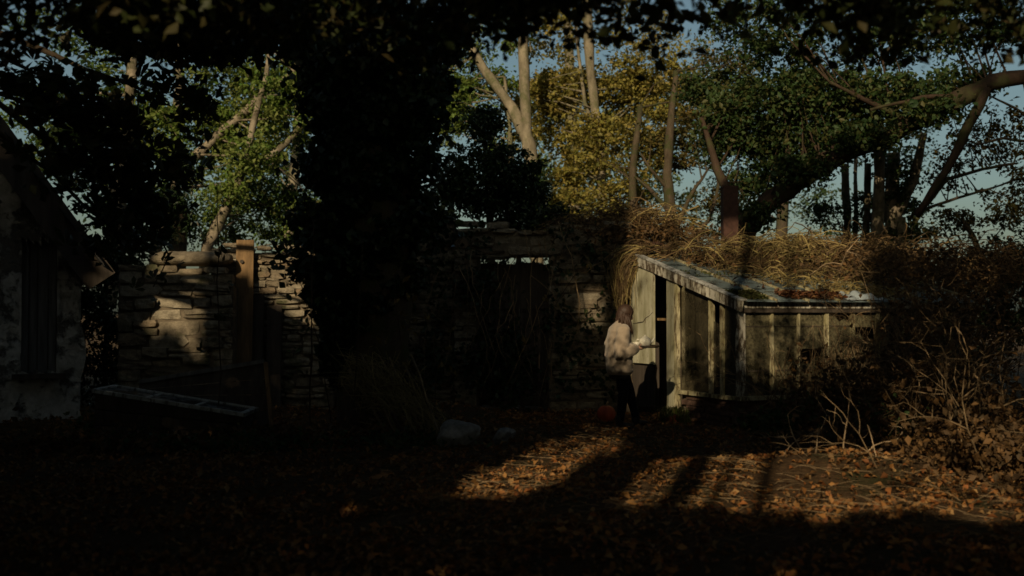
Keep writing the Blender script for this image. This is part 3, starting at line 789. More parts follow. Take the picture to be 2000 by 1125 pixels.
# ------------------------------------------------------------------ cold frame on the left
cf = empty('cold_frame', (-4.02, 12.9, 0), 0.03, 'old cold frame box with dark plank sides, low on the left', 'cold frame')
def coldframe():
    W = 1.72; x0, x1 = -W / 2, W / 2; zl, zr = 0.56, 0.28; d = 0.75
    for k in range(3):
        h = zl / 3; 
        mb = MB(); za = h * k; 
        t = lambda x: zl + (zr - zl) * (x - x0) / W
        mb.v = [(x0, 0, t(x0) * k / 3), (x1, 0, t(x1) * k / 3), (x1, 0, t(x1) * (k + 1) / 3 - .012), (x0, 0, t(x0) * (k + 1) / 3 - .012)]
        mb.v += [(a, .03, c) for a, b, c in mb.v]
        mb.f = [(0, 1, 2, 3), (7, 6, 5, 4), (0, 4, 5, 1), (1, 5, 6, 2), (2, 6, 7, 3), (3, 7, 4, 0)]
        mb.build('plank', M['darkwood'], cf)
        mb2 = MB(); mb2.v = [(a, b + d, c) for a, b, c in mb.v]; mb2.f = list(mb.f); mb2.build('plank', M['darkwood'], cf)
    MB().box((x0 + .015, d / 2 + .015, zl / 2 - .01), (.03, d - .04, zl - .02)).build('end_board', M['darkwood'], cf)
    MB().box((x1 - .015, d / 2 + .015, zr / 2 - .01), (.03, d - .04, zr - .02)).build('end_board', M['darkwood'], cf)
    a = math.atan2(zr - zl, W); 
    s = empty('glazed_sash', (-4.02, 12.86, 0.44), 0.03, 'long white-framed glass sash lying tilted on the cold frame', 'window sash')
    s.rotation_euler = (0, -a, 0.03)
    for (c, z, n) in (((0, 0.03, 0), (1.80, .045, .045), 'sash_rail'), ((0, .77, 0), (1.80, .06, .045), 'sash_rail'),
                      ((-.87, .4, .001), (.06, .678, .045), 'sash_stile'), ((.87, .4, .001), (.06, .678, .045), 'sash_stile')):
        MB().box(c, z).build(n, M['sashpaint'], s)
    for k in (-.29, .29): MB().box((k, .4, 0), (.03, .678, .03)).build('glazing_bar', M['sashpaint'], s)
    for k in (-.58, 0, .58): MB().box((k, .4, .004), (.545, .68, .004)).build('pane', M['sashglass'], s)
    q = empty('propped_panel', (-3.90, 13.95, 0.0), 0.05, 'dark board panel with pale top rail propped up behind the glass sash', 'panel')
    mb = MB(); A = [(-.82, -.10, .30), (.86, -.18, .06), (.74, 0.05, .86), (-.82, .02, .60)]
    for k in range(4):
        t0, t1 = k / 4, (k + 1) / 4 - .012
        P = lambda u, w: tuple(Vector(A[0]).lerp(Vector(A[1]), u).lerp(Vector(A[3]).lerp(Vector(A[2]), u), w))
        mb = MB(); mb.v = [P(0, t0), P(1, t0), P(1, t1), P(0, t1)]; mb.v += [(a_, b_ + .025, c_) for a_, b_, c_ in mb.v]
        mb.f = [(0, 1, 2, 3), (7, 6, 5, 4), (0, 4, 5, 1), (1, 5, 6, 2), (2, 6, 7, 3), (3, 7, 4, 0)]
        mb.build('board', M['darkwood'], q)
    MB().beam(Vector(A[3]) + Vector((0, 0, .02)), Vector(A[2]) + Vector((0, 0, .02)), .06, .05).build('top_rail', M['greywood'], q)
    MB().beam(Vector(A[1]) + Vector((.02, -.02, 0)), Vector(A[2]) + Vector((.02, -.02, 0)), .05, .04, Vector((0, 1, 0))).build('side_rail', M['wood'], q)
coldframe()
g = empty('ground_plank', (-3.75, 12.2, gzf(-3.75, 12.2) + .03), -.02, 'long thin reddish plank lying on the ground before the cold frame', 'plank')
MB().box((0, 0, .02), (1.75, .12, .05)).build('board', M['wood'], g)

# boulders
def boulder(label, px, py, Y, r, sc, seed):
    rs = random.Random(seed); bm = bmesh.new(); bmesh.ops.create_icosphere(bm, subdivisions=4, radius=1)
    from mathutils import noise as mn
    off = Vector((seed * 3.1, seed, 0))
    for v in bm.verts:
        n = v.co.normalized(); d = 1 + .28 * mn.noise(n * 1.1 + off) + .22 * abs(mn.noise(n * 2.3 + off)) * -1 + .10 * mn.noise(n * 5 + off) + .04 * mn.noise(n * 12 + off)
        v.co = Vector((n.x * sc[0], n.y * sc[1], n.z * sc[2])) * d * r
    for _ in range(9):
        n = Vector((rs.gauss(0, 1), rs.gauss(0, 1), rs.gauss(.3, 1))).normalized(); lim = rs.uniform(.62, .85) * r * max(abs(n.x * sc[0]), abs(n.y * sc[1]), abs(n.z * sc[2]))
        for v in bm.verts:
            k = v.co.dot(n)
            if k > lim: v.co -= n * (k - lim) * .88
    for v in bm.verts: v.co *= 1 + .05 * mn.noise(v.co * 14 + off) + .03 * mn.noise(v.co * 40 + off)
    me = bpy.data.meshes.new('boulder'); bm.to_mesh(me); bm.free(); me.materials.append(M['rock'])
    me.polygons.foreach_set('use_smooth', [True] * len(me.polygons))
    p_ = at(px, py, Y); o = link_mesh('boulder', me, None, (p_.x, Y, gzf(p_.x, Y) + r * sc[2] * .55), (0, 0, seed)); tag(o, label, 'boulder')
boulder('larger pale rough boulder lying beside the stick pile', 893, 850, 12.3, .27, (1.0, .8, .8), 3)
boulder('smaller grey boulder just right of the larger pale one', 982, 835, 12.7, .19, (1.25, .8, .75), 8)

# rusty square flue pipe, bent hoop on the greenhouse ridge
pc = at(1425, 480, 17.6)
o = MB().box((0, 0, .35), (.235, .235, 1.15)).box((0, 0, .935), (.25, .25, .03)).build('flue_pipe', M['rust'], None, loc=pc)
tag(o, 'square rusty brown flue pipe standing up behind the dead vines', 'flue pipe')
pc = at(1272, 520, 16.6); hp = []
for i in range(17):
    a = math.pi * i / 16; hp.append((math.cos(a) * .36, .02 * i / 16, math.sin(a) * .36))
o = MB().tube(hp, .045, 8).build('bent_hoop', M['rust'], None, True, pc); tag(o, 'rusty bent hoop arching out of the dead vines above the door', 'hoop')

# ------------------------------------------------------------------ person with a tea tray
def bake(o, mods):
    """apply modifiers, keep one plain mesh"""
    for t, kw in mods:
        m = o.modifiers.new(t.lower(), t)
        for k, v in kw.items(): setattr(m, k, v)
    bpy.context.view_layer.update()
    dg = bpy.context.evaluated_depsgraph_get(); ev = o.evaluated_get(dg)
    me = bpy.data.meshes.new_from_object(ev); o.modifiers.clear(); o.data = me
    me.polygons.foreach_set('use_smooth', [True] * len(me.polygons)); return o

PX, PY, PS = 1.385, 14.10, 0.945
person = empty('person', (PX, PY, gzf(PX, PY)), R(14), 'person in an oatmeal knit jumper and black trousers, head bowed, carrying a tea tray', 'person'); person.scale = (PS, PS, PS)
def remeshed(name, mb, m, vox=.011, sm=6, parent=person):
    o = mb.build(name, M[m], parent, True)
    return bake(o, [('REMESH', dict(mode='VOXEL', voxel_size=vox)), ('SMOOTH', dict(factor=.5, iterations=sm))])
HAND_R, HAND_L = Vector((.190, -.165, 1.085)), Vector((.190, .19, 1.085))
def build_person():
    # body: x forward, y to the left, near side is -y
    b = MB(); HD = Vector((.085, 0, 1.53)); fwd = Vector((math.cos(R(-24)), 0, math.sin(R(-24)))); upv = Vector((-fwd.z, 0, fwd.x))
    b.tube([(.005, 0, 1.36), (.025, 0, 1.43), (.06, 0, 1.49)], [.062, .052, .055], 12)
    b.ball(HD + upv * .025 - fwd * .005, (.098, .076, .098), 16, 12)
    b.ball(HD - upv * .045 + fwd * .028, (.068, .058, .066), 14, 10)
    b.ball(HD - upv * .085 + fwd * .058, (.030, .030, .026), 10, 7)          # chin
    b.tube([HD + fwd * .088 + upv * .02, HD + fwd * .112 - upv * .022], [.010, .017], 8)   # nose
    b.ball(HD + fwd * .090 - upv * .055, (.016, .024, .012), 8, 6)           # lips
    for s in (-1, 1):
        b.ball(HD + Vector((0, s * .076, 0)) - upv * .01, (.022, .010, .032), 8, 6)       # ear
        b.tube([(.0, 0, 1.30), (0, s * .10, 1.34), (0, s * .17, 1.345)], [.09, .07, .055], 10)
    b.loft([((0, 0, .86), (.11, 0, 0), (0, .165, 0)), ((-.005, 0, .95), (.11, 0, 0), (0, .16, 0)), ((0, 0, 1.10), (.10, 0, 0), (0, .135, 0)), ((0, 0, 1.27), (.11, 0, 0), (0, .155, 0)), ((0, 0, 1.37), (.07, 0, 0), (0, .12, 0))], 18)
    legs = {-1: [(-.01, -.09, .90), (.015, -.10, .48), (-.035, -.095, .075)], 1: [(.0, .09, .90), (.17, .10, .49), (.27, .10, .085)]}
    for s, L_ in legs.items():
        h, k, a = map(Vector, L_); b.tube([h, h.lerp(k, .5), k, k.lerp(a, .35), a], [.092, .076, .055, .052, .036], 12)
        b.tube([a + Vector((-.03, 0, -.03)), a + Vector((.08, 0, -.045)), a + Vector((.16, s * .01, -.055))], [.035, .036, .028], 10)
    elb = {-1: Vector((-.075, -.235, 1.035)), 1: Vector((-.04, .245, 1.045))}
    for s in (-1, 1):
        sh_ = Vector((0, s * .175, 1.345)); hand = HAND_R if s < 0 else HAND_L
        b.tube([sh_, sh_.lerp(elb[s], .5), elb[s], elb[s].lerp(hand, .5), hand], [.052, .046, .038, .034, .024], 10)
        d = (hand - elb[s]).normalized(); d.z *= .4
        palm = hand + d * .045; b.tube([hand, palm, hand + d * .085], [.024, .034, .030], 10)
        for i in range(4):                                                   # fingers under the tray
            l = (.072, .080, .075, .060)[i]; o = Vector((0, (i - 1.5) * .0185 * -s, 0)); q = hand + d * .082 + o
            b.tube([q, q + d * l * .5 + Vector((0, 0, -.012)), q + d * l + Vector((0, -s * .006, -.006))], [.0095, .009, .0075], 7)
        th = hand + d * .03 + Vector((0, -s * .026, .014))
        b.tube([th, th + d * .035 + Vector((0, -s * .010, .018)), th + d * .065 + Vector((0, -s * .006, .030))], [.012, .0105, .0085], 7)
    remeshed('body', b, 'skin', .0085, 3)
    for s in (-1, 1):
        MB().ball(HD + fwd * .078 + Vector((0, s * .030, 0)) + upv * .012, .0115, 8, 6).build('eye', M['dark_shirt'], person, True)
    # jumper
    j = MB()
    j.loft([((-.005, 0, .725), (.150, 0, 0), (0, .215, 0)), ((-.010, 0, .77), (.168, 0, 0), (0, .235, 0)), ((-.012, 0, .90), (.175, 0, .01), (0, .240, 0)),
            ((-.012, 0, 1.05), (.168, 0, .01), (0, .232, 0)), ((-.010, 0, 1.20), (.160, 0, 0), (0, .225, 0)), ((-.006, 0, 1.30), (.140, 0, -.01), (0, .215, 0)),
            ((0, 0, 1.375), (.105, 0, -.01), (0, .16, 0)), ((.012, 0, 1.43), (.070, 0, -.015), (0, .078, 0)), ((.018, 0, 1.46), (.064, 0, -.02), (0, .068, 0))], 24)
    for s in (-1, 1):
        sh_ = Vector((-.005, s * .165, 1.325)); hand = HAND_R if s < 0 else HAND_L; e = elb[s] + Vector((-.01, s * .012, -.02))
        P = [sh_ + Vector((0, -s * .05, .02)), sh_, sh_.lerp(e, .35), sh_.lerp(e, .72), e, e.lerp(hand, .3), e.lerp(hand, .62), e.lerp(hand, .86), hand]
        j.tube(P, [.080, .096, .096, .104, .108, .104, .092, .070, .046], 14)
        for k, (u, r) in enumerate(((.15, .100), (.42, .092), (.70, .072))):   # bunched folds on the forearm
            c = e.lerp(hand, u); dd = (hand - e).normalized(); n = dd.cross(Vector((0, 1, 0))).normalized()
            j.tube([c + n * (r - .01) * math.cos(t) + dd.cross(n) * (r - .01) * math.sin(t) + dd * .03 * math.sin(t * 2 + k) for t in [i * math.pi / 6 for i in range(13)]], .014, 6)
    for z, ph, x in ((.80, 0.4, .014), (.93, 1.7, .012), (.99, 3.0, .013)):
        j.tube([(-.010 + (.168 + .003) * math.cos(t), (.236) * math.sin(t), z + .035 * math.sin(t * 1.5 + ph)) for t in [ -2.4 + i * .3 for i in range(12)]], x, 6)
    jo = remeshed('jumper', j, 'knit', .011, 3)
    from mathutils import noise as mn
    for v in jo.data.vertices:                                              # slack folds in the wool
        c = v.co; k = mn.noise(Vector((c.x * 6, c.y * 5, c.z * 13))) * .010 + mn.noise(Vector((c.x * 16, c.y * 16, c.z * 24 + 5))) * .004
        v.co = c + v.normal * k
    # shirt hem and trousers
    MB().loft([((-.004, 0, .672), (.138, 0, 0), (0, .20, 0)), ((-.004, 0, .78), (.138, 0, 0), (0, .20, 0))], 20).build('shirt_hem', M['dark_shirt'], person, True)
    t = MB(); t.loft([((-.005, 0, .80), (.128, 0, 0), (0, .185, 0)), ((-.005, 0, .98), (.12, 0, 0), (0, .17, 0))], 16)
    for s, L_ in legs.items():
        h, k, a = map(Vector, L_); h = h + Vector((0, -s * .01, 0)); a = a + Vector((0, 0, .03))
        t.tube([h, h.lerp(k, .35), h.lerp(k, .7), k, k.lerp(a, .4), k.lerp(a, .8), a], [.118, .104, .086, .074, .066, .058, .056], 14)
    remeshed('trousers', t, 'trousers', .012, 4)
    for s, L_ in legs.items():
        a = Vector(L_[2]); w = MB(); w.tube([a + Vector((-.005, 0, .10)), a + Vector((-.01, 0, .0)), a + Vector((0, 0, -.03))], [.056, .054, .05], 12)
        w.tube([a + Vector((-.045, 0, -.035)), a + Vector((.06, 0, -.035)), a + Vector((.155, s * .01, -.042)), a + Vector((.18, s * .01, -.045))], [.042, .048, .040, .025], 12)
        w.box(a + Vector((.062, s * .005, -.068)), (.26, .078, .016)); remeshed('boot', w, 'boot', .009, 3)
    # hair: cap and hanging locks to the shoulders
    hb = MB(); hb.ball(HD + upv * .040 - fwd * .022, (.112, .096, .104), 16, 12); hb.ball(HD - fwd * .055 - upv * .03, (.072, .084, .105), 14, 10)
    rs = random.Random(5)
    for k in range(120):
        a = rs.uniform(R(52), R(308)); ry = .088; cx = math.cos(a) * .105 - .012; cy = math.sin(a) * ry
        top = HD + fwd * (cx * .75) + upv * rs.uniform(.02, .10) + Vector((0, cy * .85, 0))
        m1 = HD + fwd * cx * 1.06 + Vector((0, cy * 1.1, 0)) - upv * .03
        ln = rs.uniform(.15, .26); dr_ = Vector((rs.uniform(-.02, .055), rs.uniform(-.02, .02) + cy * .15, 0))
        m2 = m1 + Vector((0, 0, -ln * .55)) + dr_ * .7 + Vector((rs.uniform(-.012, .012), rs.uniform(-.012, .012), 0)); e = m1 + Vector((0, 0, -ln)) + dr_ + Vector((rs.uniform(-.02, .02), 0, 0))
        hb.tube([top, m1, m2, e], [.010, .013, .011, .003], 6)
    hb.build('hair', M['hair'], person, True)
build_person()
PM = Matrix.Translation((PX, PY, gzf(PX, PY))) @ Matrix.Rotation(R(14), 4, 'Z') @ Matrix.Scale(PS, 4)
TC = PM @ Vector((.355, .01, 1.098))
tr = empty('tea_tray', TC, R(14), 'dark oval tray held level by the person at waist height', 'tray')
m_ = MB(); prof = []
m_.loft([((0, 0, -.012), (.165, 0, 0), (0, .215, 0)), ((0, 0, -.008), (.175, 0, 0), (0, .228, 0)), ((0, 0, .0), (.180, 0, 0), (0, .232, 0))], 32).build('tray_base', M['tray'], tr, True)
rim = [(math.cos(t) * .180, math.sin(t) * .232, .010) for t in [i * 2 * math.pi / 36 for i in range(37)]]
MB().tube(rim, .011, 6, False).build('rim', M['tray'], tr, True)
def china(name, label, cat, lx, ly, prof, handle=None, spout=None, lid=None, sc=1.0):
    p_ = Matrix.Translation(TC) @ Matrix.Rotation(R(14), 4, 'Z') @ Vector((lx, ly, 0.001))
    r_ = empty(name, p_, R(14), label, cat); MB().lathe([(a * sc, z * sc) for a, z in prof], n=24).build('pot' if spout else 'bowl', M['porcelain'], r_, True)
    if handle:
        x, z0, z1, w = (q * sc for q in handle); MB().tube([(-x * .93, 0, z1), (-x - w * .7, 0, z1 + .004), (-x - w, 0, (z0 + z1) / 2 + .01), (-x - w * .6, 0, z0 - .002), (-x * .95, 0, z0)], .0065 * sc, 8).build('handle', M['porcelain'], r_, True)
    if spout: MB().tube([Vector(q) * sc for q in spout], [.020 * sc, .015 * sc, .010 * sc], 10).build('spout', M['porcelain'], r_, True)
    if lid: MB().lathe([(a * sc, z * sc) for a, z in lid], n=20).build('lid', M['porcelain'], r_, True)
china('teapot', 'round cream teapot standing on the dark tray', 'teapot', .0, -.03, [(.045, 0), (.062, .015), (.075, .045), (.076, .070), (.064, .098), (.042, .112)], (.072, .030, .088, .045),
      [(.060, 0, .035), (.100, 0, .070), (.125, 0, .108)], [(.044, .111), (.036, .121), (.012, .127), (.012, .134), (.014, .140), (.004, .146)], 1.05)
china('teacup', 'small white teacup beside the teapot, nearest the jumper', 'cup', -.125, -.06, [(.022, 0), (.026, .008), (.040, .034), (.045, .060), (.041, .060), (.034, .030), (.002, .012)], (.040, .020, .050, .022))

# small things on the ground
def pumpkin(px, py, Y, r):
    p_ = at(px, py, Y); root = empty('pumpkin', (p_.x, Y, gzf(p_.x, Y)), .3, "dull orange-red ribbed pumpkin on the ground behind the person's legs", 'pumpkin')
    mb = MB(); n, m = 48, 14
    for i in range(m + 1):
        th = math.pi * (i + .05) / (m + .1)
        for k in range(n):
            a = 2 * math.pi * k / n; q = r * math.sin(th) * (1 - .10 * abs(math.cos(a * 4)) ** 6); mb.v.append((q * math.cos(a), q * math.sin(a), r * .95 - r * .93 * math.cos(th) - .12 * r * math.exp(-(math.sin(th) / .25) ** 2) * (1 if i > m / 2 else -1)))
    for i in range(m):
        for k in range(n): mb.f.append((i * n + k, i * n + (k + 1) % n, (i + 1) * n + (k + 1) % n, (i + 1) * n + k))
    mb.f.append(tuple(range(n - 1, -1, -1))); mb.f.append(tuple(m * n + k for k in range(n))); mb.build('rind', M['pumpkin'], root, True)
    MB().tube([(0, 0, r * 1.6), (.01, 0, r * 2.0), (.03, .01, r * 2.2)], [.02, .014, .016], 8).build('stalk', M['twig'], root, True)
pumpkin(1184, 812, 14.75, .125)
p_ = at(1313, 842, 14.55)
pot = empty('flower_pot', (p_.x, 14.55, gzf(p_.x, 14.55) + .075), .5, 'small terracotta pot lying on its side in the grass tuft', 'flower pot'); pot.rotation_euler = (R(82), R(10), 1.0)
MB().lathe([(.045, -.07), (.062, .06), (.055, .06), (.040, -.055)], n=20).build('pot_body', M['terracotta'], pot, True)
MB().lathe([(.066, .045), (.070, .045), (.070, .08), (.060, .08), (.060, .045)], n=20).build('pot_rim', M['terracotta'], pot, True)

# ------------------------------------------------------------------ trees behind the wall
def A(px, py, Y): return tuple(at(px, py, Y))
def blob(px, py, Y, rpx, rpy, k, ry=None):
    s = Y / F_PX; return (A(px, py, Y), (rpx * s, ry if ry else rpx * s * .8, rpy * s), k)
tree('tree', 'pale blotched slender tree at far left behind the dark barn roof', A(212, 600, 24), [([A(212, 600, 24), A(225, 470, 24), A(240, 330, 24.2), A(258, 140, 24.5), A(262, -60, 25)], .20, .12)],
     [blob(215, 250, 25, 110, 130, 40), blob(80, 230, 26, 80, 90, 24), blob(240, 420, 25, 50, 50, 14), blob(330, 60, 25.5, 160, 80, 26), blob(120, 60, 25, 120, 60, 16), blob(300, 390, 25.5, 45, 60, 14)], L['fresh'], M['bark_pale'], 80, .5, .14)
tree('tree', 'leaning pale-barked tree with fresh green crown above the low left wall', A(300, 600, 25), [([A(298, 600, 25), A(305, 480, 25), A(352, 335, 25.2), A(420, 270, 25.5), A(500, 200, 26), A(575, 140, 26.5), A(650, 20, 27)], .20, .07),
     ([A(352, 335, 25.2), A(340, 250, 25.5), A(350, 150, 25.6), A(345, 20, 26)], .16, .07)],
     [blob(420, 265, 26, 55, 60, 30), blob(480, 300, 23.8, 40, 40, 9), blob(455, 380, 23.6, 24, 30, 5), blob(560, 200, 25, 60, 60, 22), blob(300, 260, 25, 60, 90, 34), blob(520, 300, 25.5, 40, 40, 12), blob(140, 300, 25, 70, 90, 32), blob(440, 190, 26.5, 110, 70, 36), blob(540, 180, 27, 70, 80, 24), blob(470, 240, 26.5, 90, 50, 20), blob(460, 60, 27, 160, 70, 34)], L['fresh'], M['bark_pale'], 90, .5, .14, leaf2=L['pale'], share=.4)
tree('tree', 'second leaning pale trunk rising right from behind the low left wall', A(390, 620, 24), [([A(385, 620, 24), A(405, 480, 24), A(445, 400, 24.1), A(480, 320, 24.3), A(495, 240, 24.5), A(520, 150, 24.8), A(530, 60, 25)], .17, .05),
     ([A(478, 330, 24.4), A(520, 310, 24.7), A(560, 280, 25), A(622, 205, 25.4), A(680, 60, 26)], .10, .06)],
     [blob(560, 430, 25.5, 70, 70, 26), blob(440, 440, 26, 70, 55, 20), blob(600, 250, 26, 50, 60, 14), blob(520, 380, 25, 45, 40, 10), blob(640, 80, 26.5, 90, 80, 18)], L['fresh'], M['bark_pale'], 80, .45, .13, leaf2=L['deep'], share=.5)
tree('tree', 'dark ivy-smothered stump between the two leaning pale trunks', A(345, 640, 23.6), [([A(345, 640, 23.6), A(350, 400, 23.6)], .25, .2)],
     [((at(348, 420, 23.6)), (.36, .4, .8), 30), (tuple(at(355, 330, 23.6)), (.3, .3, .3), 8)], L['ivy'], M['bark_dark'], 90, .35, .10)
tree('tree', 'tall forked tree with smooth tan limbs behind the dark shrub', A(1040, 640, 26), [([A(1052, 640, 26), A(1048, 420, 26), A(1036, 285, 26), A(1000, 210, 26.2), A(945, 135, 26.5), A(880, 20, 27)], .22, .12),
     ([A(1040, 330, 26), A(1030, 290, 26), A(1024, 140, 26.2), A(1020, -60, 26.5)], .17, .13), ([A(1000, 330, 26.2), A(997, 290, 26.3), A(994, 225, 26.4), A(985, 150, 26.5)], .09, .04)],
     [blob(890, 210, 27, 50, 60, 18), blob(960, 165, 27.5, 40, 30, 8), blob(900, 150, 27.5, 80, 60, 22), blob(970, 300, 27.5, 40, 35, 7), blob(930, 60, 28, 130, 60, 24), blob(870, 230, 27, 40, 60, 10)], L['fresh'], M['bark_grey'], 80, .5, .14, leaf2=L['pale'], share=.3)
tree('tree', 'slender tan-stemmed tree among yellow leaves, right of the forked tree', A(1185, 640, 27), [([A(1190, 640, 27), A(1180, 420, 27), A(1170, 290, 27), A(1153, 140, 27.2), A(1140, -50, 27.5)], .17, .13), ([A(1165, 270, 27.2), A(1142, 200, 27.4), A(1132, 120, 27.6), A(1120, 10, 27.8)], .07, .04)],
     [blob(1062, 190, 28.5, 50, 50, 34), blob(1110, 165, 28.8, 70, 30, 26), blob(1160, 260, 26.6, 40, 40, 12), blob(1020, 240, 28.5, 40, 60, 12), blob(1210, 170, 28, 90, 36, 30), blob(1110, 240, 28.5, 75, 90, 40), blob(1120, 330, 28, 55, 50, 20), blob(1240, 200, 28.5, 90, 70, 36), blob(1150, 60, 29, 180, 60, 40), blob(1110, 400, 27.5, 60, 36, 16)], L['olive'], M['bark_grey'], 80, .5, .14, leaf2=L['yellow'], share=.45)
tree('tree', 'dark-trunked yellow-olive tree right of the slender tan stem', A(1237, 640, 25.5), [([A(1240, 640, 25.5), A(1237, 430, 25.5), A(1236, 330, 25.5), A(1250, 210, 26)], .17, .08)],
     [blob(1230, 300, 26.3, 90, 70, 34), blob(1180, 390, 26, 50, 35, 12), blob(1330, 190, 27, 70, 60, 22), blob(1290, 120, 27.5, 90, 50, 20), blob(1230, 400, 26.5, 40, 36, 9)], L['olive'], M['bark_dark'], 80, .48, .13, leaf2=L['yellow'], share=.3)
tree('tree', 'dark crooked tree with bare lower branches against pale sky', A(1315, 640, 25), [([A(1320, 640, 25), A(1312, 450, 25), A(1303, 340, 25), A(1310, 240, 25.3), A(1320, 140, 25.6)], .19, .08),
     ([A(1312, 420, 25), A(1270, 370, 25), A(1240, 345, 25.2)], .07, .03), ([A(1306, 370, 25), A(1270, 330, 24.8), A(1252, 300, 24.9)], .06, .02), ([A(1318, 450, 25), A(1350, 380, 25.2), A(1390, 320, 25.5)], .08, .03), ([A(1345, 470, 25.4), A(1385, 430, 25.4), A(1410, 340, 25.7)], .07, .04)],
     [blob(1320, 290, 26, 70, 45, 18), blob(1370, 260, 26, 60, 60, 18), blob(1330, 460, 26, 70, 22, 8), blob(1390, 420, 26.5, 40, 60, 12), blob(1400, 140, 27, 80, 60, 22)], L['autumn'], M['bark_dark'], 75, .45, .12)
big = [([A(1440, 520, 19.5), A(1455, 445, 19.5), A(1500, 395, 19.4), A(1570, 345, 19.2), A(1640, 300, 19), A(1720, 272, 18.8), A(1800, 230, 18.6), A(1880, 190, 18.4), A(1940, 160, 18.2), A(2060, 140, 18)], .26, .16),
       ([A(1450, 440, 19.5), A(1400, 330, 19.8), A(1370, 230, 20)], .12, .05), ([A(1780, 238, 18.7), A(1700, 200, 18.5), A(1620, 160, 18.4)], .08, .03), ([A(1890, 186, 18.4), A(1800, 190, 18.2), A(1700, 215, 18)], .05, .03), ([A(1930, 165, 18.2), A(1850, 330, 18.4), A(1790, 420, 18.8)], .10, .07)]
tree('tree', 'large dark tree with a long bough leaning right across the sky', A(1440, 560, 19.5), big,
     [blob(1480, 220, 20, 90, 80, 52), blob(1600, 190, 19.5, 110, 60, 60), blob(1420, 270, 20.5, 60, 70, 22), blob(1560, 290, 20, 90, 45, 30), blob(1720, 190, 19, 80, 50, 34), blob(1850, 170, 19, 80, 35, 22), blob(1620, 60, 20, 260, 80, 90), blob(1650, 260, 19.5, 60, 40, 20), blob(1500, 360, 20.5, 70, 40, 16), blob(1560, 330, 18.9, 60, 26, 14, .3), blob(1680, 270, 18.5, 70, 22, 16, .3), blob(1820, 215, 18.2, 60, 20, 12, .3), blob(1480, 420, 19.1, 24, 24, 5, .2), blob(1400, 190, 21, 60, 60, 18), blob(1900, 50, 19, 120, 60, 34)],
     L['deep'], M['bark_red'], 100, .46, .12, tw=.02)
tree('tree', 'old ivy-clad pollard with broken pale-topped trunks, right of centre', A(1720, 560, 20.5), [([A(1712, 560, 20.5), A(1716, 400, 20.5), A(1718, 274, 20.5)], .15, .11), ([A(1735, 560, 20.8), A(1742, 400, 20.8), A(1745, 300, 20.9)], .20, .13), ([A(1762, 560, 20.3), A(1760, 424, 20.3)], .14, .10),
     ([A(1650, 560, 22), A(1655, 440, 22), A(1650, 320, 22)], .10, .085), ([A(1668, 560, 22), A(1672, 400, 22), A(1672, 290, 22.2)], .06, .04), ([A(1750, 420, 20.8), A(1785, 350, 20.7), A(1805, 260, 20.6)], .13, .08), ([A(1690, 480, 21), A(1695, 320, 21.2)], .09, .07)],
     [blob(1745, 360, 20.9, 30, 80, 26, .5), blob(1780, 440, 21, 28, 50, 12, .4), blob(1690, 430, 21.5, 26, 60, 12, .4), blob(1740, 470, 20.6, 60, 22, 12, .5), blob(1610, 420, 22, 40, 40, 8)], L['deep'], M['bark_pale'], 80, .34, .10)
tree('tree', 'sparse autumn tree with thin twigs at the right edge', A(1960, 620, 21), [([A(1960, 620, 21), A(1900, 460, 20.8), A(1880, 430, 20.8)], .08, .05), ([A(2030, 620, 21), A(2040, 300, 21), A(2000, 150, 21)], .16, .07), ([A(1770, 470, 20.8), A(1800, 410, 20.8), A(1850, 350, 20.8), A(1920, 330, 20.9), A(1980, 320, 21)], .06, .03),
     ([A(1780, 420, 21), A(1830, 400, 21), A(1910, 375, 21), A(1990, 350, 21.2)], .04, .02), ([A(2040, 280, 21), A(1960, 270, 20.9), A(1900, 285, 20.9)], .04, .02), ([A(2035, 240, 21), A(1960, 200, 20.9), A(1920, 180, 20.9)], .04, .015)],
     [blob(1900, 280, 21.3, 70, 45, 14), blob(1960, 400, 21.3, 60, 50, 18), blob(1860, 440, 21.3, 60, 35, 14), blob(1960, 240, 21.3, 50, 40, 9), blob(1850, 340, 21.3, 40, 40, 8), blob(1985, 320, 21.3, 40, 40, 9), blob(2060, 200, 21, 60, 150, 20)], L['autumn'], M['bark_dark'], 55, .40, .11, tw=.025, frac=.9)
tree('ivy_column', 'ivy climbing the base of the tall forked tree', A(1048, 640, 25.8), [([A(1048, 640, 25.8), A(1046, 330, 25.8)], .03, .02)],
     [blob(1046, 370, 25.7, 16, 70, 22, .25), blob(1052, 440, 25.6, 24, 30, 10, .3)], L['deep'], M['bark_dark'], 80, .34, .10, cat='ivy')
# farther wood behind
tree('tree', 'pale green bushy tree far behind the left wall', A(560, 620, 36), [([A(560, 620, 36), A(570, 380, 36), A(590, 150, 36)], .3, .15)],
     [blob(520, 330, 37, 90, 90, 34), blob(580, 430, 37, 80, 60, 30), blob(440, 360, 37, 70, 80, 24), blob(640, 120, 37, 130, 80, 30), blob(280, 300, 37, 120, 110, 34), blob(900, 220, 37, 60, 70, 18)], L['fresh'], M['bark_grey'], 80, .7, .17, leaf2=L['pale'], share=.4)
tree('tree', 'far hazy olive tree behind the yellow-leaved trees', A(1130, 620, 38), [([A(1130, 620, 38), A(1120, 350, 38), A(1112, 130, 38), A(1100, -80, 38)], .3, .15)],
     [blob(1110, 300, 39, 90, 150, 44), blob(1210, 350, 39, 100, 70, 26), blob(1280, 240, 39, 100, 90, 30), blob(1060, 420, 38, 40, 40, 10), blob(1340, 400, 39, 50, 70, 9)], L['olive'], M['bark_grey'], 80, .7, .18, leaf2=L['fresh'], share=.4)
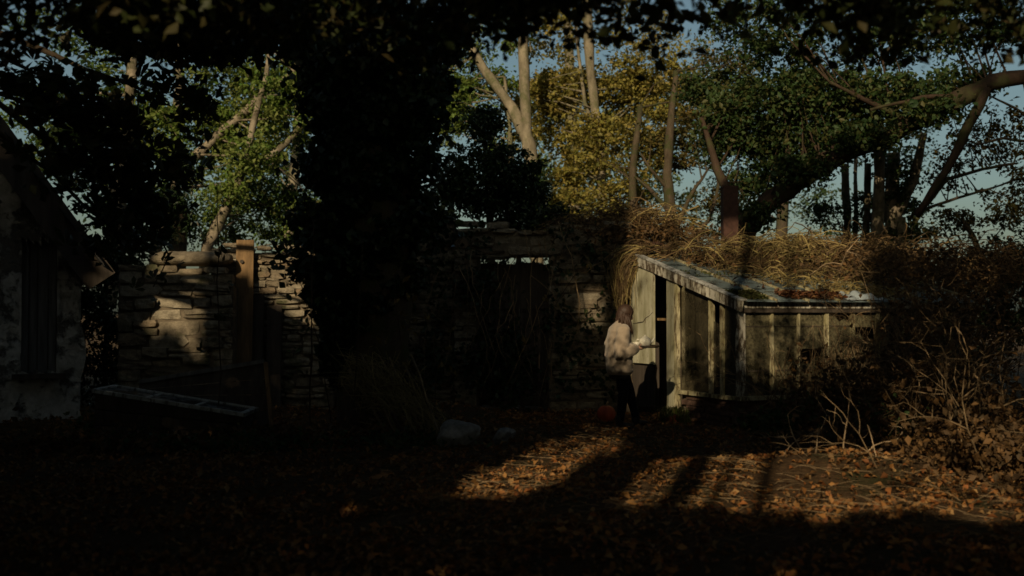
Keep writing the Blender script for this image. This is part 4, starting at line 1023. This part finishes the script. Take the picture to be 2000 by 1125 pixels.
tree('tree', 'far dark green tree behind the leaning bough', A(1520, 620, 36), [([A(1520, 620, 36), A(1530, 380, 36), A(1540, 180, 36)], .3, .15)],
     [blob(1500, 260, 37, 110, 90, 28), blob(1580, 390, 37, 80, 50, 12), blob(1660, 250, 37, 90, 70, 16), blob(1780, 280, 36, 60, 60, 8), blob(1420, 350, 37, 40, 80, 8), blob(1620, 470, 36, 50, 22, 5)], L['deep'], M['bark_dark'], 80, .65, .16)

# dark evergreen shrub above the doorway wall
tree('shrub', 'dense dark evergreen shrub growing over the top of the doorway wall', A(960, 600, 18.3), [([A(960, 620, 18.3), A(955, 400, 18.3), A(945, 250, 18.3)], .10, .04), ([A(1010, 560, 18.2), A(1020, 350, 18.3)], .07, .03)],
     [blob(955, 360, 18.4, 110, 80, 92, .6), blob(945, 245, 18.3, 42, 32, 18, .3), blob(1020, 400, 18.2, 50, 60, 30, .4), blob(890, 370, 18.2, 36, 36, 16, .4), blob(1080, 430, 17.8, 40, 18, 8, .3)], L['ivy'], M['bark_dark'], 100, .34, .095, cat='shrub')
tree('shrub', 'dark evergreen shrub filling the gap between barn and low rubble wall', A(205, 800, 18.2), [([A(205, 800, 18.2), A(205, 500, 18.2)], .07, .03)],
     [((-6.9, 18.0, 1.2), (.9, .5, 1.2), 90), ((-6.3, 18.2, 2.4), (.6, .4, .5), 24), ((-8.2, 18.6, 2.0), (.8, .5, 1.6), 50)], L['ivy'], M['bark_dark'], 110, .30, .09, cat='shrub')
tree('shrub', 'dark holly shrub standing behind the plank doorway', A(985, 800, 19.5), [([A(985, 800, 19.5), A(985, 480, 19.5)], .06, .03)],
     [((-.1, 19.5, 1.5), (1.1, .5, 1.3), 80)], L['ivy'], M['bark_dark'], 80, .30, .09, cat='shrub')
# ivy-covered trunk in the middle
iv = empty('ivy_covered_tree', A(715, 843, 13.8), 0, 'massive tree trunk wholly wrapped in dark ivy, left of centre', 'tree')
def ivy_tree():
    o = Vector(at(715, 843, 13.8)); Q = lambda px, py, Y: Vector(at(px, py, Y)) - o
    mb = MB(); poly_tube(mb, [Q(730, 900, 13.9), Q(735, 600, 13.9), Q(735, 350, 13.9), Q(730, 130, 13.9), Q(725, -80, 13.9)], .50, .40, 12)
    for a, b, c in (((735, 330), (660, 230), (600, 150)), ((735, 300), (800, 220), (860, 160)), ((730, 260), (700, 100), (650, 0)), ((735, 420), (650, 400), (600, 420))):
        poly_tube(mb, [Q(*a, 13.8), Q(*b, 13.6), Q(*c, 13.4)], .12, .03)
    mb.build('trunk', M['bark_dark'], iv, True)
    k = 17000; py = RNG.uniform(60, 760, k); xs = np.interp(py, [60, 145, 250, 400, 480, 560, 640, 760], [735, 735, 728, 722, 715, 705, 700, 705]); w = np.interp(py, [60, 145, 250, 330, 420, 500, 580, 640, 700, 760], [155, 140, 120, 118, 112, 108, 96, 85, 70, 60])
    a = RNG.uniform(math.pi * .98, math.pi * 2.02, k); rr = RNG.uniform(.62, 1.0, k) ** .7 * (1 + .16 * np.sin(py * .05 + a * 3) + .10 * np.sin(py * .12 - a * 5)) * w / F_PX * 13.6
    cx = (xs - 1000) / F_PX * 13.9; P = np.stack([cx + np.cos(a) * rr, 13.9 + np.sin(a) * rr * .8, 1.5 + (HORIZON - py) / F_PX * 13.8], 1) - np.array(o)
    bl = [blob(640, 200, 13.5, 26, 50, 10, .3), blob(605, 430, 13.5, 16, 26, 4, .3), blob(630, 330, 13.5, 20, 50, 7, .3), blob(826, 200, 13.6, 30, 60, 12, .3), blob(835, 310, 13.6, 20, 50, 6, .3), blob(830, 420, 13.6, 30, 46, 10, .3), blob(725, 60, 13.6, 200, 70, 90, .8), blob(600, 500, 13.4, 20, 40, 7, .2), blob(655, 150, 13.6, 50, 40, 14, .3)]
    p2, cs = blob_points([(tuple(Vector(c) - o), r, n) for c, r, n in bl], 75, .24)
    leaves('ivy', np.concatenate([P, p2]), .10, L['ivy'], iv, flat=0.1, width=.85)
ivy_tree()

# chestnut boughs hanging in front of the barn: single leaves
def chestnut():
    base = Vector((-7.6, 10.6, 0)); root = empty('chestnut_tree', base, 0, 'dark chestnut tree with large fingered leaves hanging over the barn roof', 'tree')
    mb = MB(); sp = poly_tube(mb, [(0, 0, 0), (.1, .1, 2.2), (.3, .2, 4.4), (.5, .3, 6.5)], .28, .12)
    ends = [at(150, 250, 11.2), at(260, 300, 11.6), at(330, 200, 11.6), at(300, 420, 12), at(240, 460, 12.2), at(120, 170, 10.8), at(350, 340, 12.2), at(420, 100, 11.5), at(330, 500, 13.6), at(300, 560, 14.2)]
    for e in ends[:8]:
        e = e - base; a = Vector((.3, .2, 4.4)) if e.z < 4 else Vector((.4, .25, 5.2)); mid = a.lerp(e, .55) + Vector((0, 0, .35)); sp += poly_tube(mb, [a, mid, e], .06, .012, 6)
    e8 = ends[8] - base; sp += poly_tube(mb, [ends[3] - base, e8, ends[9] - base], .014, .006, 5)
    mb.build('trunk', M['bark_dark'], root, True)
    tm = []
    for k in range(5):
        v = []; f = []
        for i in range(5):
            a = R(-72 + 36 * i + random.uniform(-8, 8)); ln = (.72, .92, 1.0, .92, .72)[i] * random.uniform(.85, 1.1); d = Vector((math.sin(a), math.cos(a), 0)); s = Vector((d.y, -d.x, 0)); b = len(v)
            w = .17 * ln; dz = -.16 * random.uniform(.4, 1.5)
            v += [tuple(q) for q in (d * .06, d * ln * .38 - s * w * .62 + Vector((0, 0, dz * .2)), d * ln * .72 - s * w + Vector((0, 0, dz * .6)), d * ln + Vector((0, 0, dz * 1.5)), d * ln * .72 + s * w + Vector((0, 0, dz * .6)), d * ln * .38 + s * w * .62 + Vector((0, 0, dz * .2)), d * ln * .6 + Vector((0, 0, dz * .3 - .03)))]
            f += [(b, b + 1, b + 6), (b + 1, b + 2, b + 6), (b + 2, b + 3, b + 6), (b + 3, b + 4, b + 6), (b + 4, b + 5, b + 6), (b + 5, b, b + 6)]
        me = bpy.data.meshes.new('leaf'); me.from_pydata(v, [], f); me.materials.append(L['chestnut']); tm.append(me)
    bl = [blob(150, 200, 11, 110, 60, 62, .7), blob(230, 300, 11.5, 90, 70, 50, .7), blob(150, 330, 11.8, 60, 70, 30, .6), blob(250, 410, 12, 70, 60, 46, .5), blob(340, 190, 11.7, 50, 50, 20, .5), blob(350, 330, 12.2, 50, 40, 18, .4), blob(230, 470, 12.3, 36, 30, 12, .3), blob(60, 160, 10.8, 60, 30, 14, .4), blob(380, 240, 11.8, 30, 40, 6, .3)]
    top = [blob(330, 50, 11, 190, 50, 90, .6), blob(500, 60, 11.4, 120, 50, 40, .6)]
    p1, _ = blob_points([(tuple(Vector(c) - base), r, int(n * .45)) for c, r, n in bl], 7, .22)
    near = p1[:]; RNG.shuffle(near)
    extra = [at(px, py, 13.6 + random.uniform(0, .6)) - base for px, py in ((255, 505), (275, 520), (300, 500), (318, 512), (335, 502), (300, 545), (325, 545), (262, 565), (310, 585), (240, 495), (285, 490), (345, 520))]
    for i, q in enumerate(extra + [Vector(x) for x in near[:288]]):
        sz = random.uniform(.16, .26) * (.8 if i < len(extra) else 1)
        link_mesh('leaf', random.choice(tm), root, q, (random.uniform(.2, 1.5), random.uniform(-.7, .7), random.uniform(0, 6.3)), (sz, sz, sz))
    p2, _ = blob_points([(tuple(Vector(c) - base), r, int(n * .45)) for c, r, n in bl], 7, .30); p3, _ = blob_points([(tuple(Vector(c) - base), r, n) for c, r, n in top], 24, .30); p2 = np.concatenate([p2, p3])
    leaves('foliage', np.concatenate([near[288:], p2]), .14, L['chestnut'], root, flat=.1)
chestnut()

# low beech canopy added to darken the top and cut sky light
def beech():
    base = Vector((6.2, 5.2, 0)); root = empty('added_beech', base, 0, 'dark beech boughs added over the near side of the yard to darken the top', 'tree')
    mb = MB(); sp = poly_tube(mb, [(0, 0, 0), (0, 0, 2.6), (-.2, .2, 4.2), (-.3, .2, 7)], .3, .16)
    for e, z in ((-3.0, 3.9), (-6.0, 4.0), (-9.0, 4.1), (-11.5, 4.2), (3.0, 4)):
        sp += poly_tube(mb, [(-.2, .2, 4.0), (e * .5, .6, z + .25), (e, .9, z - .2)], .12, .03, 6)
    k = 620; x = RNG.uniform(-5.6, 6.4, k); y = 6.0 + RNG.uniform(-1.0, 1.3, k); lo = 1.5 + .222 * y + .06 * np.sin(x * 1.9) + .05 * np.sin(x * 4.7 + 1) + .24
    z = lo + RNG.uniform(0, 1, k) ** 1.3 * 1.25; cs = np.stack([x, y, z], 1) - np.array(base)
    P = (cs[:, None, :] + RNG.normal(size=(k, 60, 3)) * np.array([.17, .17, .09])).reshape(-1, 3)
    branchlets(mb, sp, cs, .02, .5); mb.build('trunk', M['bark_dark'], root, True)
    leaves('crown', P, .085, L['chestnut'], root, flat=.3)
beech()

# ------------------------------------------------------------------ dead vines over the wall and the greenhouse roof
def vines():
    mb = MB(); lv = []
    pale = MB()
    def heap(px, py, Y, rx, ry, dy, n, r=.006, ln=.8, mb=mb):
        c = at(px, py, Y); s = Y / F_PX
        for _ in range(n):
            a = Vector((c.x + random.gauss(0, .5) * rx * s, Y + random.gauss(0, .5) * dy, c.z + random.gauss(0, .42) * ry * s))
            t = random.uniform(0, 6.28); d = Vector((math.cos(t), math.sin(t) * .6, random.gauss(-.05, .3))) * random.uniform(.4, 1.3) * ln
            arc(mb, a - d * .5, a + d * .5, random.uniform(-.05, .22) * ln, .12, r * random.uniform(.5, 1.6), 6, 3)
    heap(1180, 455, 17.0, 90, 24, .5, 260); heap(1250, 445, 17.1, 70, 26, .5, 260); heap(1330, 488, 17.0, 70, 16, .6, 170)
    heap(1400, 508, 16.6, 80, 14, .7, 190); heap(1500, 505, 16.9, 110, 26, .7, 380); heap(1600, 505, 17.2, 110, 28, .7, 420); heap(1480, 535, 16.1, 120, 12, .5, 220, .005)
    heap(1700, 515, 17.5, 100, 34, .7, 300); heap(1800, 525, 17.8, 110, 40, .7, 300); heap(1920, 525, 18, 100, 50, .8, 260); heap(1660, 550, 16.4, 110, 14, .5, 160, .005)
    heap(1265, 500, 16.5, 50, 26, .3, 120)
    heap(1540, 500, 16.6, 80, 26, .5, 260, .007, .7, pale); heap(1470, 540, 16.0, 90, 10, .4, 90, .006, .7, pale); heap(1400, 500, 16.4, 60, 16, .5, 60, .007, .9, pale); heap(1640, 545, 16.3, 90, 10, .4, 90, .006, .6, pale); heap(1280, 440, 17, 60, 20, .4, 60, .007, .9, pale); heap(1620, 572, 15.3, 60, 7, .4, 110, .006, .5, pale); heap(1700, 578, 15.4, 50, 8, .4, 110, .006, .5, pale); heap(1540, 556, 15.5, 50, 8, .4, 80, .006, .6, pale); heap(1210, 428, 17.1, 60, 16, .3, 150); heap(1140, 446, 17.0, 50, 14, .3, 110); heap(1545, 482, 17.0, 60, 16, .4, 140, .006, .6, pale); heap(1660, 488, 17.3, 50, 14, .4, 90); heap(1420, 560, 15.6, 40, 6, .3, 30, .006, .5)
    # bundle hanging down at the greenhouse's back corner
    for _ in range(260):
        a = at(random.gauss(1262, 20), random.uniform(478, 520), 16.35 + random.uniform(-.15, .2)); b = at(random.gauss(1214, 9), random.uniform(545, 612), 16.25 + random.uniform(-.15, .15))
        m1 = a.lerp(b, .4) + Vector((-.16 + random.gauss(0, .05), random.gauss(0, .04), .12)); P = [a, a.lerp(m1, .5) + Vector((0, 0, .05)), m1, m1.lerp(b, .5) + Vector((-.03, 0, .02)), b]
        (pale if random.random() < .4 else mb).tube(P, [.006, .006, .005, .004, .003], 3, False)
    for _ in range(70):    # single looping canes
        x = random.uniform(1240, 1900); a = at(x, random.uniform(470, 540), 16.8); b = at(x + random.uniform(-130, 130), random.uniform(490, 560), 16.3)
        arc(mb, a, b, random.uniform(.1, .4), .2, .011, 9, 4)
    o = mb.build('dead_vines', L['straw'], None); tag(o, 'tangled straw-brown dead vines heaped over wall top and greenhouse roof', 'dead vines', None, 'stuff')
    o = pale.build('pale_canes', L['pale_straw'], None); tag(o, 'pale straw-yellow canes lying sunlit on the greenhouse roof', 'dead canes', None, 'stuff')
    pts = [np.array([tuple(gw(random.uniform(2.2, 4.4), -random.uniform(.05, .45), random.uniform(.2, 1.75))) for _ in range(2600)]), np.array([tuple(gw(random.uniform(.5, 2.6), -random.uniform(.03, .3), random.uniform(.15, .95) ** 1.3)) for _ in range(420)]),
           np.array([tuple(gw(random.gauss(2.6, .5), random.uniform(.2, 2.4), 1.75 + random.uniform(0, .55))) for _ in range(900)]), np.array([tuple(gw(random.gauss(3.6, .65), random.uniform(-.3, 2.6), 1.62 + random.uniform(0, .8))) for _ in range(3600)])]
    for px, py, Y, rx, ry, n in ((1250, 455, 16.8, 120, 26, 1100), (1500, 512, 16.6, 200, 24, 1500), (1390, 515, 16.3, 60, 16, 350), (1800, 530, 17.7, 160, 40, 1500), (1940, 520, 18, 100, 50, 1200), (1700, 560, 16.6, 120, 16, 500)):
        c = at(px, py, Y); s = Y / F_PX; pts.append(np.array(c) + RNG.normal(size=(n, 3)) * .5 * np.array([rx * s, .5, ry * s]))
    o = leaves('withered_leaves', np.concatenate(pts), .075, L['brown']); tag(o, 'withered brown leaves caught in the dead vines', 'dead leaves')
    # leaf drifts and moss on the glass roof, all in greenhouse coordinates
    def roofpts(x0, x1, y0, y1, n): 
        q = np.stack([RNG.uniform(x0, x1, n), RNG.uniform(y0, y1, n), np.zeros(n)], 1); q[:, 2] = [zroof(y) + .055 + random.uniform(0, .045) for y in q[:, 1]]
        return np.array([tuple(gw(*p)) for p in q])
    o = leaves('russet_leaves', np.concatenate([roofpts(.75, 1.75, -.02, .28, 420), roofpts(.3, 2.6, .3, 1.2, 60)]), .085, L['red'], flat=1.0); tag(o, 'drift of russet leaves along the eaves of the glass roof', 'leaf drift')
    o = leaves('moss', np.concatenate([roofpts(.0, .42, -.03, .30, 900), roofpts(.0, 3.4, 1.2, 1.6, 200)]), .05, L['moss'], flat=.3); tag(o, 'dark moss cushion on the roof corner of the greenhouse', 'moss')
    # sheet of crumpled plastic on the eaves
    c = gw(2.0, .12, ZE + .06); mb2 = MB(); n = 12
    for i in range(n + 1):
        for k in range(n + 1): mb2.v.append((i / n * .62 - .31, k / n * .42 - .21, .05 * math.sin(i * 1.1) * math.sin(k * .9) + .07 * math.exp(-((i - 6) ** 2 + (k - 5) ** 2) / 14) + .045 * k / n))
    for i in range(n):
        for k in range(n): mb2.f.append((i * (n + 1) + k, (i + 1) * (n + 1) + k, (i + 1) * (n + 1) + k + 1, i * (n + 1) + k + 1))
    o = mb2.build('plastic_sheet', plain('pale_blue_grey_plastic', (.30, .35, .38), .5, .2, 6, .4, .1), None, True, c); o.rotation_euler = (0.1, 0, GR); tag(o, 'crumpled pale blue-grey plastic sheet on the glass roof eaves', 'plastic sheet')
vines()
def growth():
    P = []
    for u0, u1, z0_, z1_, k in ((-1.3, .0, .2, 2.9, 28), (.6, 1.7, .3, 2.7, 16), (-.5, .6, .1, 1.3, 18), (-3.2, -1.1, .2, 2.8, 60)):
        for _ in range(k):
            c = np.array([random.uniform(u0, u1), 16.62 + .1 * (u0 < -.6) + .35 * (u0 < -2), random.uniform(z0_, z1_)])
            P.append(c + RNG.normal(size=(42, 3)) * np.array([.13, .07, .16]))
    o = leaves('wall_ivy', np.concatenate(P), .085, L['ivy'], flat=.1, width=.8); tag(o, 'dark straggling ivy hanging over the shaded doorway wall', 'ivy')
    mb = MB()
    for _ in range(30):
        x = random.uniform(-1.2, 1.7); a = Vector((x, 16.55, random.uniform(1.6, 2.9))); b = Vector((x + random.gauss(0, .3), 16.4, random.uniform(0, 1.4))); arc(mb, a, b, 0, .25, random.uniform(.003, .009), 8, 4)
    for _ in range(330):
        x = random.gauss(1.9, .75); a = gw(x, -.06 - random.uniform(0, .1), .1); b = gw(x + random.gauss(.2, .35), -.05 - random.uniform(0, .1), random.uniform(.4, 1.35)); arc(mb, a, b, 0, .14, random.uniform(.003, .008), 6, 3)
    o = mb.build('bare_creeper', M['twig'], None); tag(o, 'thin bare creeper stems climbing over doorway wall and greenhouse glass', 'creeper', None, 'stuff')
growth()

# dark brambly bank rising at the far right
tree('bramble_bank', 'dark overgrown bramble bank rising at the far right edge', (8.2, 19.5, 0), [([(8.2, 19.5, 0), (8.4, 19.4, 1.4)], .05, .03)],
     [((7.6, 19.3, 1.2), (1.2, .8, 1.0), 60), ((8.7, 19.2, 1.8), (1.0, .8, 1.1), 70), ((9.6, 19, 2.2), (1.0, .8, 1.2), 60), ((6.4, 19, 1.0), (1.0, .7, .9), 40)], L['ivy'], M['bark_dark'], 100, .34, .10, cat='shrub')

# ------------------------------------------------------------------ brambles, saplings, sticks, litter
def bare_shrub(name, label, cat, base, n, spread, height, r, m, depth=3, seed=1):
    rs = random.Random(seed); root = empty(name, base, 0, label, cat); mb = MB()
    def grow(p, d, ln, r_, lev):
        q = [p]
        for i in range(4):
            d = (d + Vector((rs.gauss(0, .28), rs.gauss(0, .28), rs.gauss(0, .20)))).normalized(); p = p + d * ln / 4; q.append(p)
            if lev > 0 and i > 0 and rs.random() < .75: grow(p, (d + Vector((rs.gauss(0, .7), rs.gauss(0, .6), rs.gauss(0, .5)))).normalized(), ln * rs.uniform(.35, .7), r_ * .62, lev - 1)
        mb.tube(q, [r_ * (1 - .15 * i) for i in range(5)], 5 if r_ > .006 else 3, False)
    for _ in range(n): grow(Vector((rs.gauss(0, spread * .3), rs.gauss(0, spread * .3), 0)), Vector((rs.gauss(0, .5) * spread, rs.gauss(0, .3), 1)).normalized(), height * rs.uniform(.6, 1.1), r * rs.uniform(.6, 1.1), depth)
    mb.build('stems', m, root); return root
def gp(px, Y): x = (px - 1000) / F_PX * Y; return Vector((x, Y, gzf(x, Y) - .02))
bare_shrub('bare_shrub', 'leafless tan branching shrub before the dark end of the greenhouse', 'shrub', gp(1880, 11.6), 8, .9, 1.4, .014, M['twig'], 3, 4)
bare_shrub('bare_shrub', 'low pale forked twigs lying in lit ground litter', 'shrub', gp(1590, 10.3), 6, 1.1, .55, .010, M['stem_pale'], 2, 9)
bare_shrub('bramble', 'brown dead bramble against the greenhouse front glass', 'bramble', gp(1590, 13.9), 12, .8, 1.15, .008, M['twig'], 3, 12)
bare_shrub('bramble', 'dark dead bramble covering the shaded end of the greenhouse', 'bramble', gp(1740, 13.9), 16, 1.0, 1.4, .008, M['twig_dark'], 3, 15)
bare_shrub('bramble', 'tall brown bramble at the right edge in the foreground', 'bramble', gp(1930, 9.8), 10, .8, 1.2, .008, M['twig'], 3, 17)
bare_shrub('bramble', 'tall tangled brown bramble between greenhouse and leafless tan shrub', 'bramble', gp(1810, 12.6), 16, 1.0, 1.7, .009, M['twig'], 3, 23)
bare_shrub('bramble', 'shadowy bramble beyond the leafless tan shrub', 'bramble', gp(1960, 12.6), 18, 1.1, 1.9, .009, M['twig_dark'], 3, 19)
sp_ = bare_shrub('sapling', 'pale bare sapling rising through the vines on the greenhouse roof', 'sapling', at(1633, 575, 15.6), 1, .1, 1.15, .012, M['stem_pale'], 2, 33)

def leafed(label, px, Y, top, n, m=L['deep'], r=.006, seed=1, bend=(0, 0)):
    rs = random.Random(seed); b = gp(px, Y); root = empty('sapling', b, 0, label, 'sapling'); t = at(top[0], top[1], Y) - b; mb = MB()
    P = poly_tube(mb, [(0, 0, 0), t * .5 + Vector((bend[0], 0, 0)), t], r, r * .5, 5); pts = []
    tm = LEAFM[m.name]
    for i in range(n):
        q = P[rs.randint(len(P) // 3, len(P) - 1)]; e = q + Vector((rs.uniform(-.28, .28), rs.uniform(-.2, .2), rs.uniform(-.12, .12))); mb.tube([q, e], [.003, .002], 3, False)
        for _ in range(3):
            sz = rs.uniform(.07, .13); link_mesh('leaf', tm, root, e + Vector((rs.uniform(-.04, .04), rs.uniform(-.04, .04), rs.uniform(-.04, .02))), (rs.uniform(.3, 1.6), rs.uniform(-.8, .8), rs.uniform(0, 6.3)), (sz, sz, sz))
    mb.build('stem', M['twig_dark'], root)
LEAFM = {}
for k in ('deep', 'autumn', 'chestnut'):
    v = [(0, 0, 0), (-.2, .3, .03), (-.24, .55, .04), (0, 1, -.12), (.24, .55, .04), (.2, .3, .03), (0, .5, -.02)]
    me = bpy.data.meshes.new('leaf'); me.from_pydata(v, [], [(0, 1, 6), (1, 2, 6), (2, 3, 6), (3, 4, 6), (4, 5, 6), (5, 0, 6)]); me.materials.append(L[k]); LEAFM[L[k].name] = me
leafed('thin sapling standing before the low sunlit wall, left of the plank', 432, 13.2, (424, 362), 7, L['chestnut'], .010, 2)
leafed('thin sapling crossing the right part of the sunlit wall', 650, 14.6, (575, 520), 7, L['chestnut'], .009, 3, (.1, 0))
leafed('dark sapling at the left foot of the ivy trunk', 606, 13.0, (612, 430), 9, L['deep'], .012, 4)
leafed('slim sapling right before the ivy trunk', 690, 12.8, (712, 430), 8, L['deep'], .009, 5)
leafed('yellowing leafy sapling at the right side of the ivy trunk', 800, 13.0, (770, 540), 12, L['autumn'], .009, 6)
leafed('low leafy sapling between ivy trunk and doorway', 850, 13.4, (850, 640), 9, L['autumn'], .008, 7)
leafed('slender sapling before the plank doorway', 975, 14.6, (1120, 540), 7, L['autumn'], .009, 8, (-.1, 0))

# stick pile
st = empty('stick_pile', gp(800, 12.9), 0, 'pile of leaning dark sticks and straw left of the boulders', 'stick pile')
mb = MB()
for i in range(16):
    a = Vector((-.75 + i * .05 + random.uniform(-.05, .05), .45 + random.uniform(-.1, .1), .85 + random.uniform(-.15, .15))); b = Vector((-.1 + i * .04 + random.uniform(-.1, .1), -.5 + random.uniform(-.2, .2), 0))
    d = b - a; link = MB().tube(wobble(a, b, 4, .012), [.012, .014, .015, .015, .014], 6).build('stick', M['twig_dark'] if i % 3 else M['twig'], st, True)
for _ in range(500):
    t = random.random(); a = Vector((-.55 + t * .75, .3 - t * .5, .75 - t * .6)) + Vector((random.gauss(0, .12), random.gauss(0, .15), random.gauss(0, .08))); d = Vector((random.gauss(.3, .3), random.gauss(-.1, .2), random.gauss(-.3, .2)))
    arc(mb, a - d * .5, a + d * .5, .08, .1, .004, 5, 3)
o = mb.build('straw', L['pale_straw'], st); o['kind'] = 'stuff'

def litter():
    n = 80000; y = RNG.uniform(4.2, 17, n); x = RNG.uniform(-.52, .52, n) * (y + 1.2); z = gz(x, y) + RNG.uniform(.004, .045, n)
    den = np.sin(x * 2.3 + 1.1 * np.sin(y * 1.9)) * np.sin(y * 2.7 + x * .8) + .6 * np.sin(x * 6.1 - y * 4.3); kp = RNG.uniform(-1.5, 1.0, n) < den; x, y, z = x[kp], y[kp], z[kp]
    o = leaves('leaf_litter', np.stack([x, y, z], 1), .048, L['litter'], flat=.8, fold=.25, wild=True); tag(o, 'brown and amber fallen leaves covering the ground', 'fallen leaves')
    mb = MB()
    for _ in range(1700):
        y = random.uniform(7.0, 14); x = random.uniform(-.12, .5) * y; a = random.uniform(0, 6.28); l = random.uniform(.12, .5); z = gzf(x, y) + .02
        arc(mb, Vector((x, y, z)), Vector((x + math.cos(a) * l, y + math.sin(a) * l, z + random.uniform(0, .05))), .012, .02, random.uniform(.0015, .0042), 4, 3)
    o = mb.build('twig_litter', M['twig']); tag(o, 'dry straw and twigs strewn over the lit ground', 'ground twigs', None, 'stuff')
    # ground cover: heaps of dead stalks and leaves at the right
    pts = []
    for cx, cy, rx, ry, h, k in ((4.1, 13.1, .8, .6, .5, 1500), (4.3, 9.8, .7, .7, .5, 1800), (3.7, 11.5, .8, .6, .35, 1200), (5.1, 11.8, .7, .8, .7, 1500), (4.9, 12.6, .8, .5, 1.3, 1300), (-2.6, 12.6, 1.6, .6, .22, 900), (-4.6, 11.8, 1.2, .5, .25, 700)):
        q = RNG.normal(size=(k, 3)) * .5; p = np.stack([cx + q[:, 0] * rx, cy + q[:, 1] * ry, np.zeros(k)], 1); p[:, 2] = gz(p[:, 0], p[:, 1]) + np.abs(q[:, 2]) * h; pts.append(p)
    o = leaves('dead_undergrowth', np.concatenate(pts), .08, L['brown']); tag(o, 'brown withered undergrowth heaped on the ground', 'undergrowth')
    pts = []
    for cx, cy, rx, h, k in ((3.35, 12.9, .45, .25, 500), (4.0, 11.9, .4, .35, 500), (-3.4, 12.0, 1.5, .18, 900), (-1.2, 12.2, .8, .15, 400), (-4.9, 13.4, .5, .3, 400), (3.0, 13.2, .3, .2, 250)):
        q = RNG.normal(size=(k, 3)) * .5; p = np.stack([cx + q[:, 0] * rx, cy + q[:, 1] * .4, np.zeros(k)], 1); p[:, 2] = gz(p[:, 0], p[:, 1]) + np.abs(q[:, 2]) * h; pts.append(p)
    o = leaves('ground_ivy', np.concatenate(pts), .075, L['deep']); tag(o, 'low green ground cover in the shade', 'ground cover')
    # grass tuft at the greenhouse post
    v = []; f = []; c = gp(1318, 14.75)
    for _ in range(420):
        b = c + Vector((random.gauss(0, .09), random.gauss(0, .10), 0)); t = random.uniform(0, 6.28); l = random.uniform(.16, .36); d = Vector((math.cos(t) - .35, math.sin(t) - .3, 0)) * l * random.uniform(.3, .8); s = Vector((-d.y, d.x, 0)).normalized() * .006 if d.length else Vector((.006, 0, 0)); i = len(v)
        m1 = b + d * .45 + Vector((0, 0, l * .75)); e = b + d + Vector((0, 0, l * random.uniform(.5, .9)))
        v += [tuple(b - s), tuple(b + s), tuple(m1 + s * .8), tuple(m1 - s * .8), tuple(e)]; f += [(i, i + 1, i + 2, i + 3), (i + 3, i + 2, i + 4)]
    me = bpy.data.meshes.new('grass_tuft'); me.from_pydata(v, [], f); me.materials.append(L['grass']); o = link_mesh('grass_tuft', me); tag(o, 'sunlit green and straw grass tuft at the foot of the door post', 'grass', None, 'stuff')
litter()
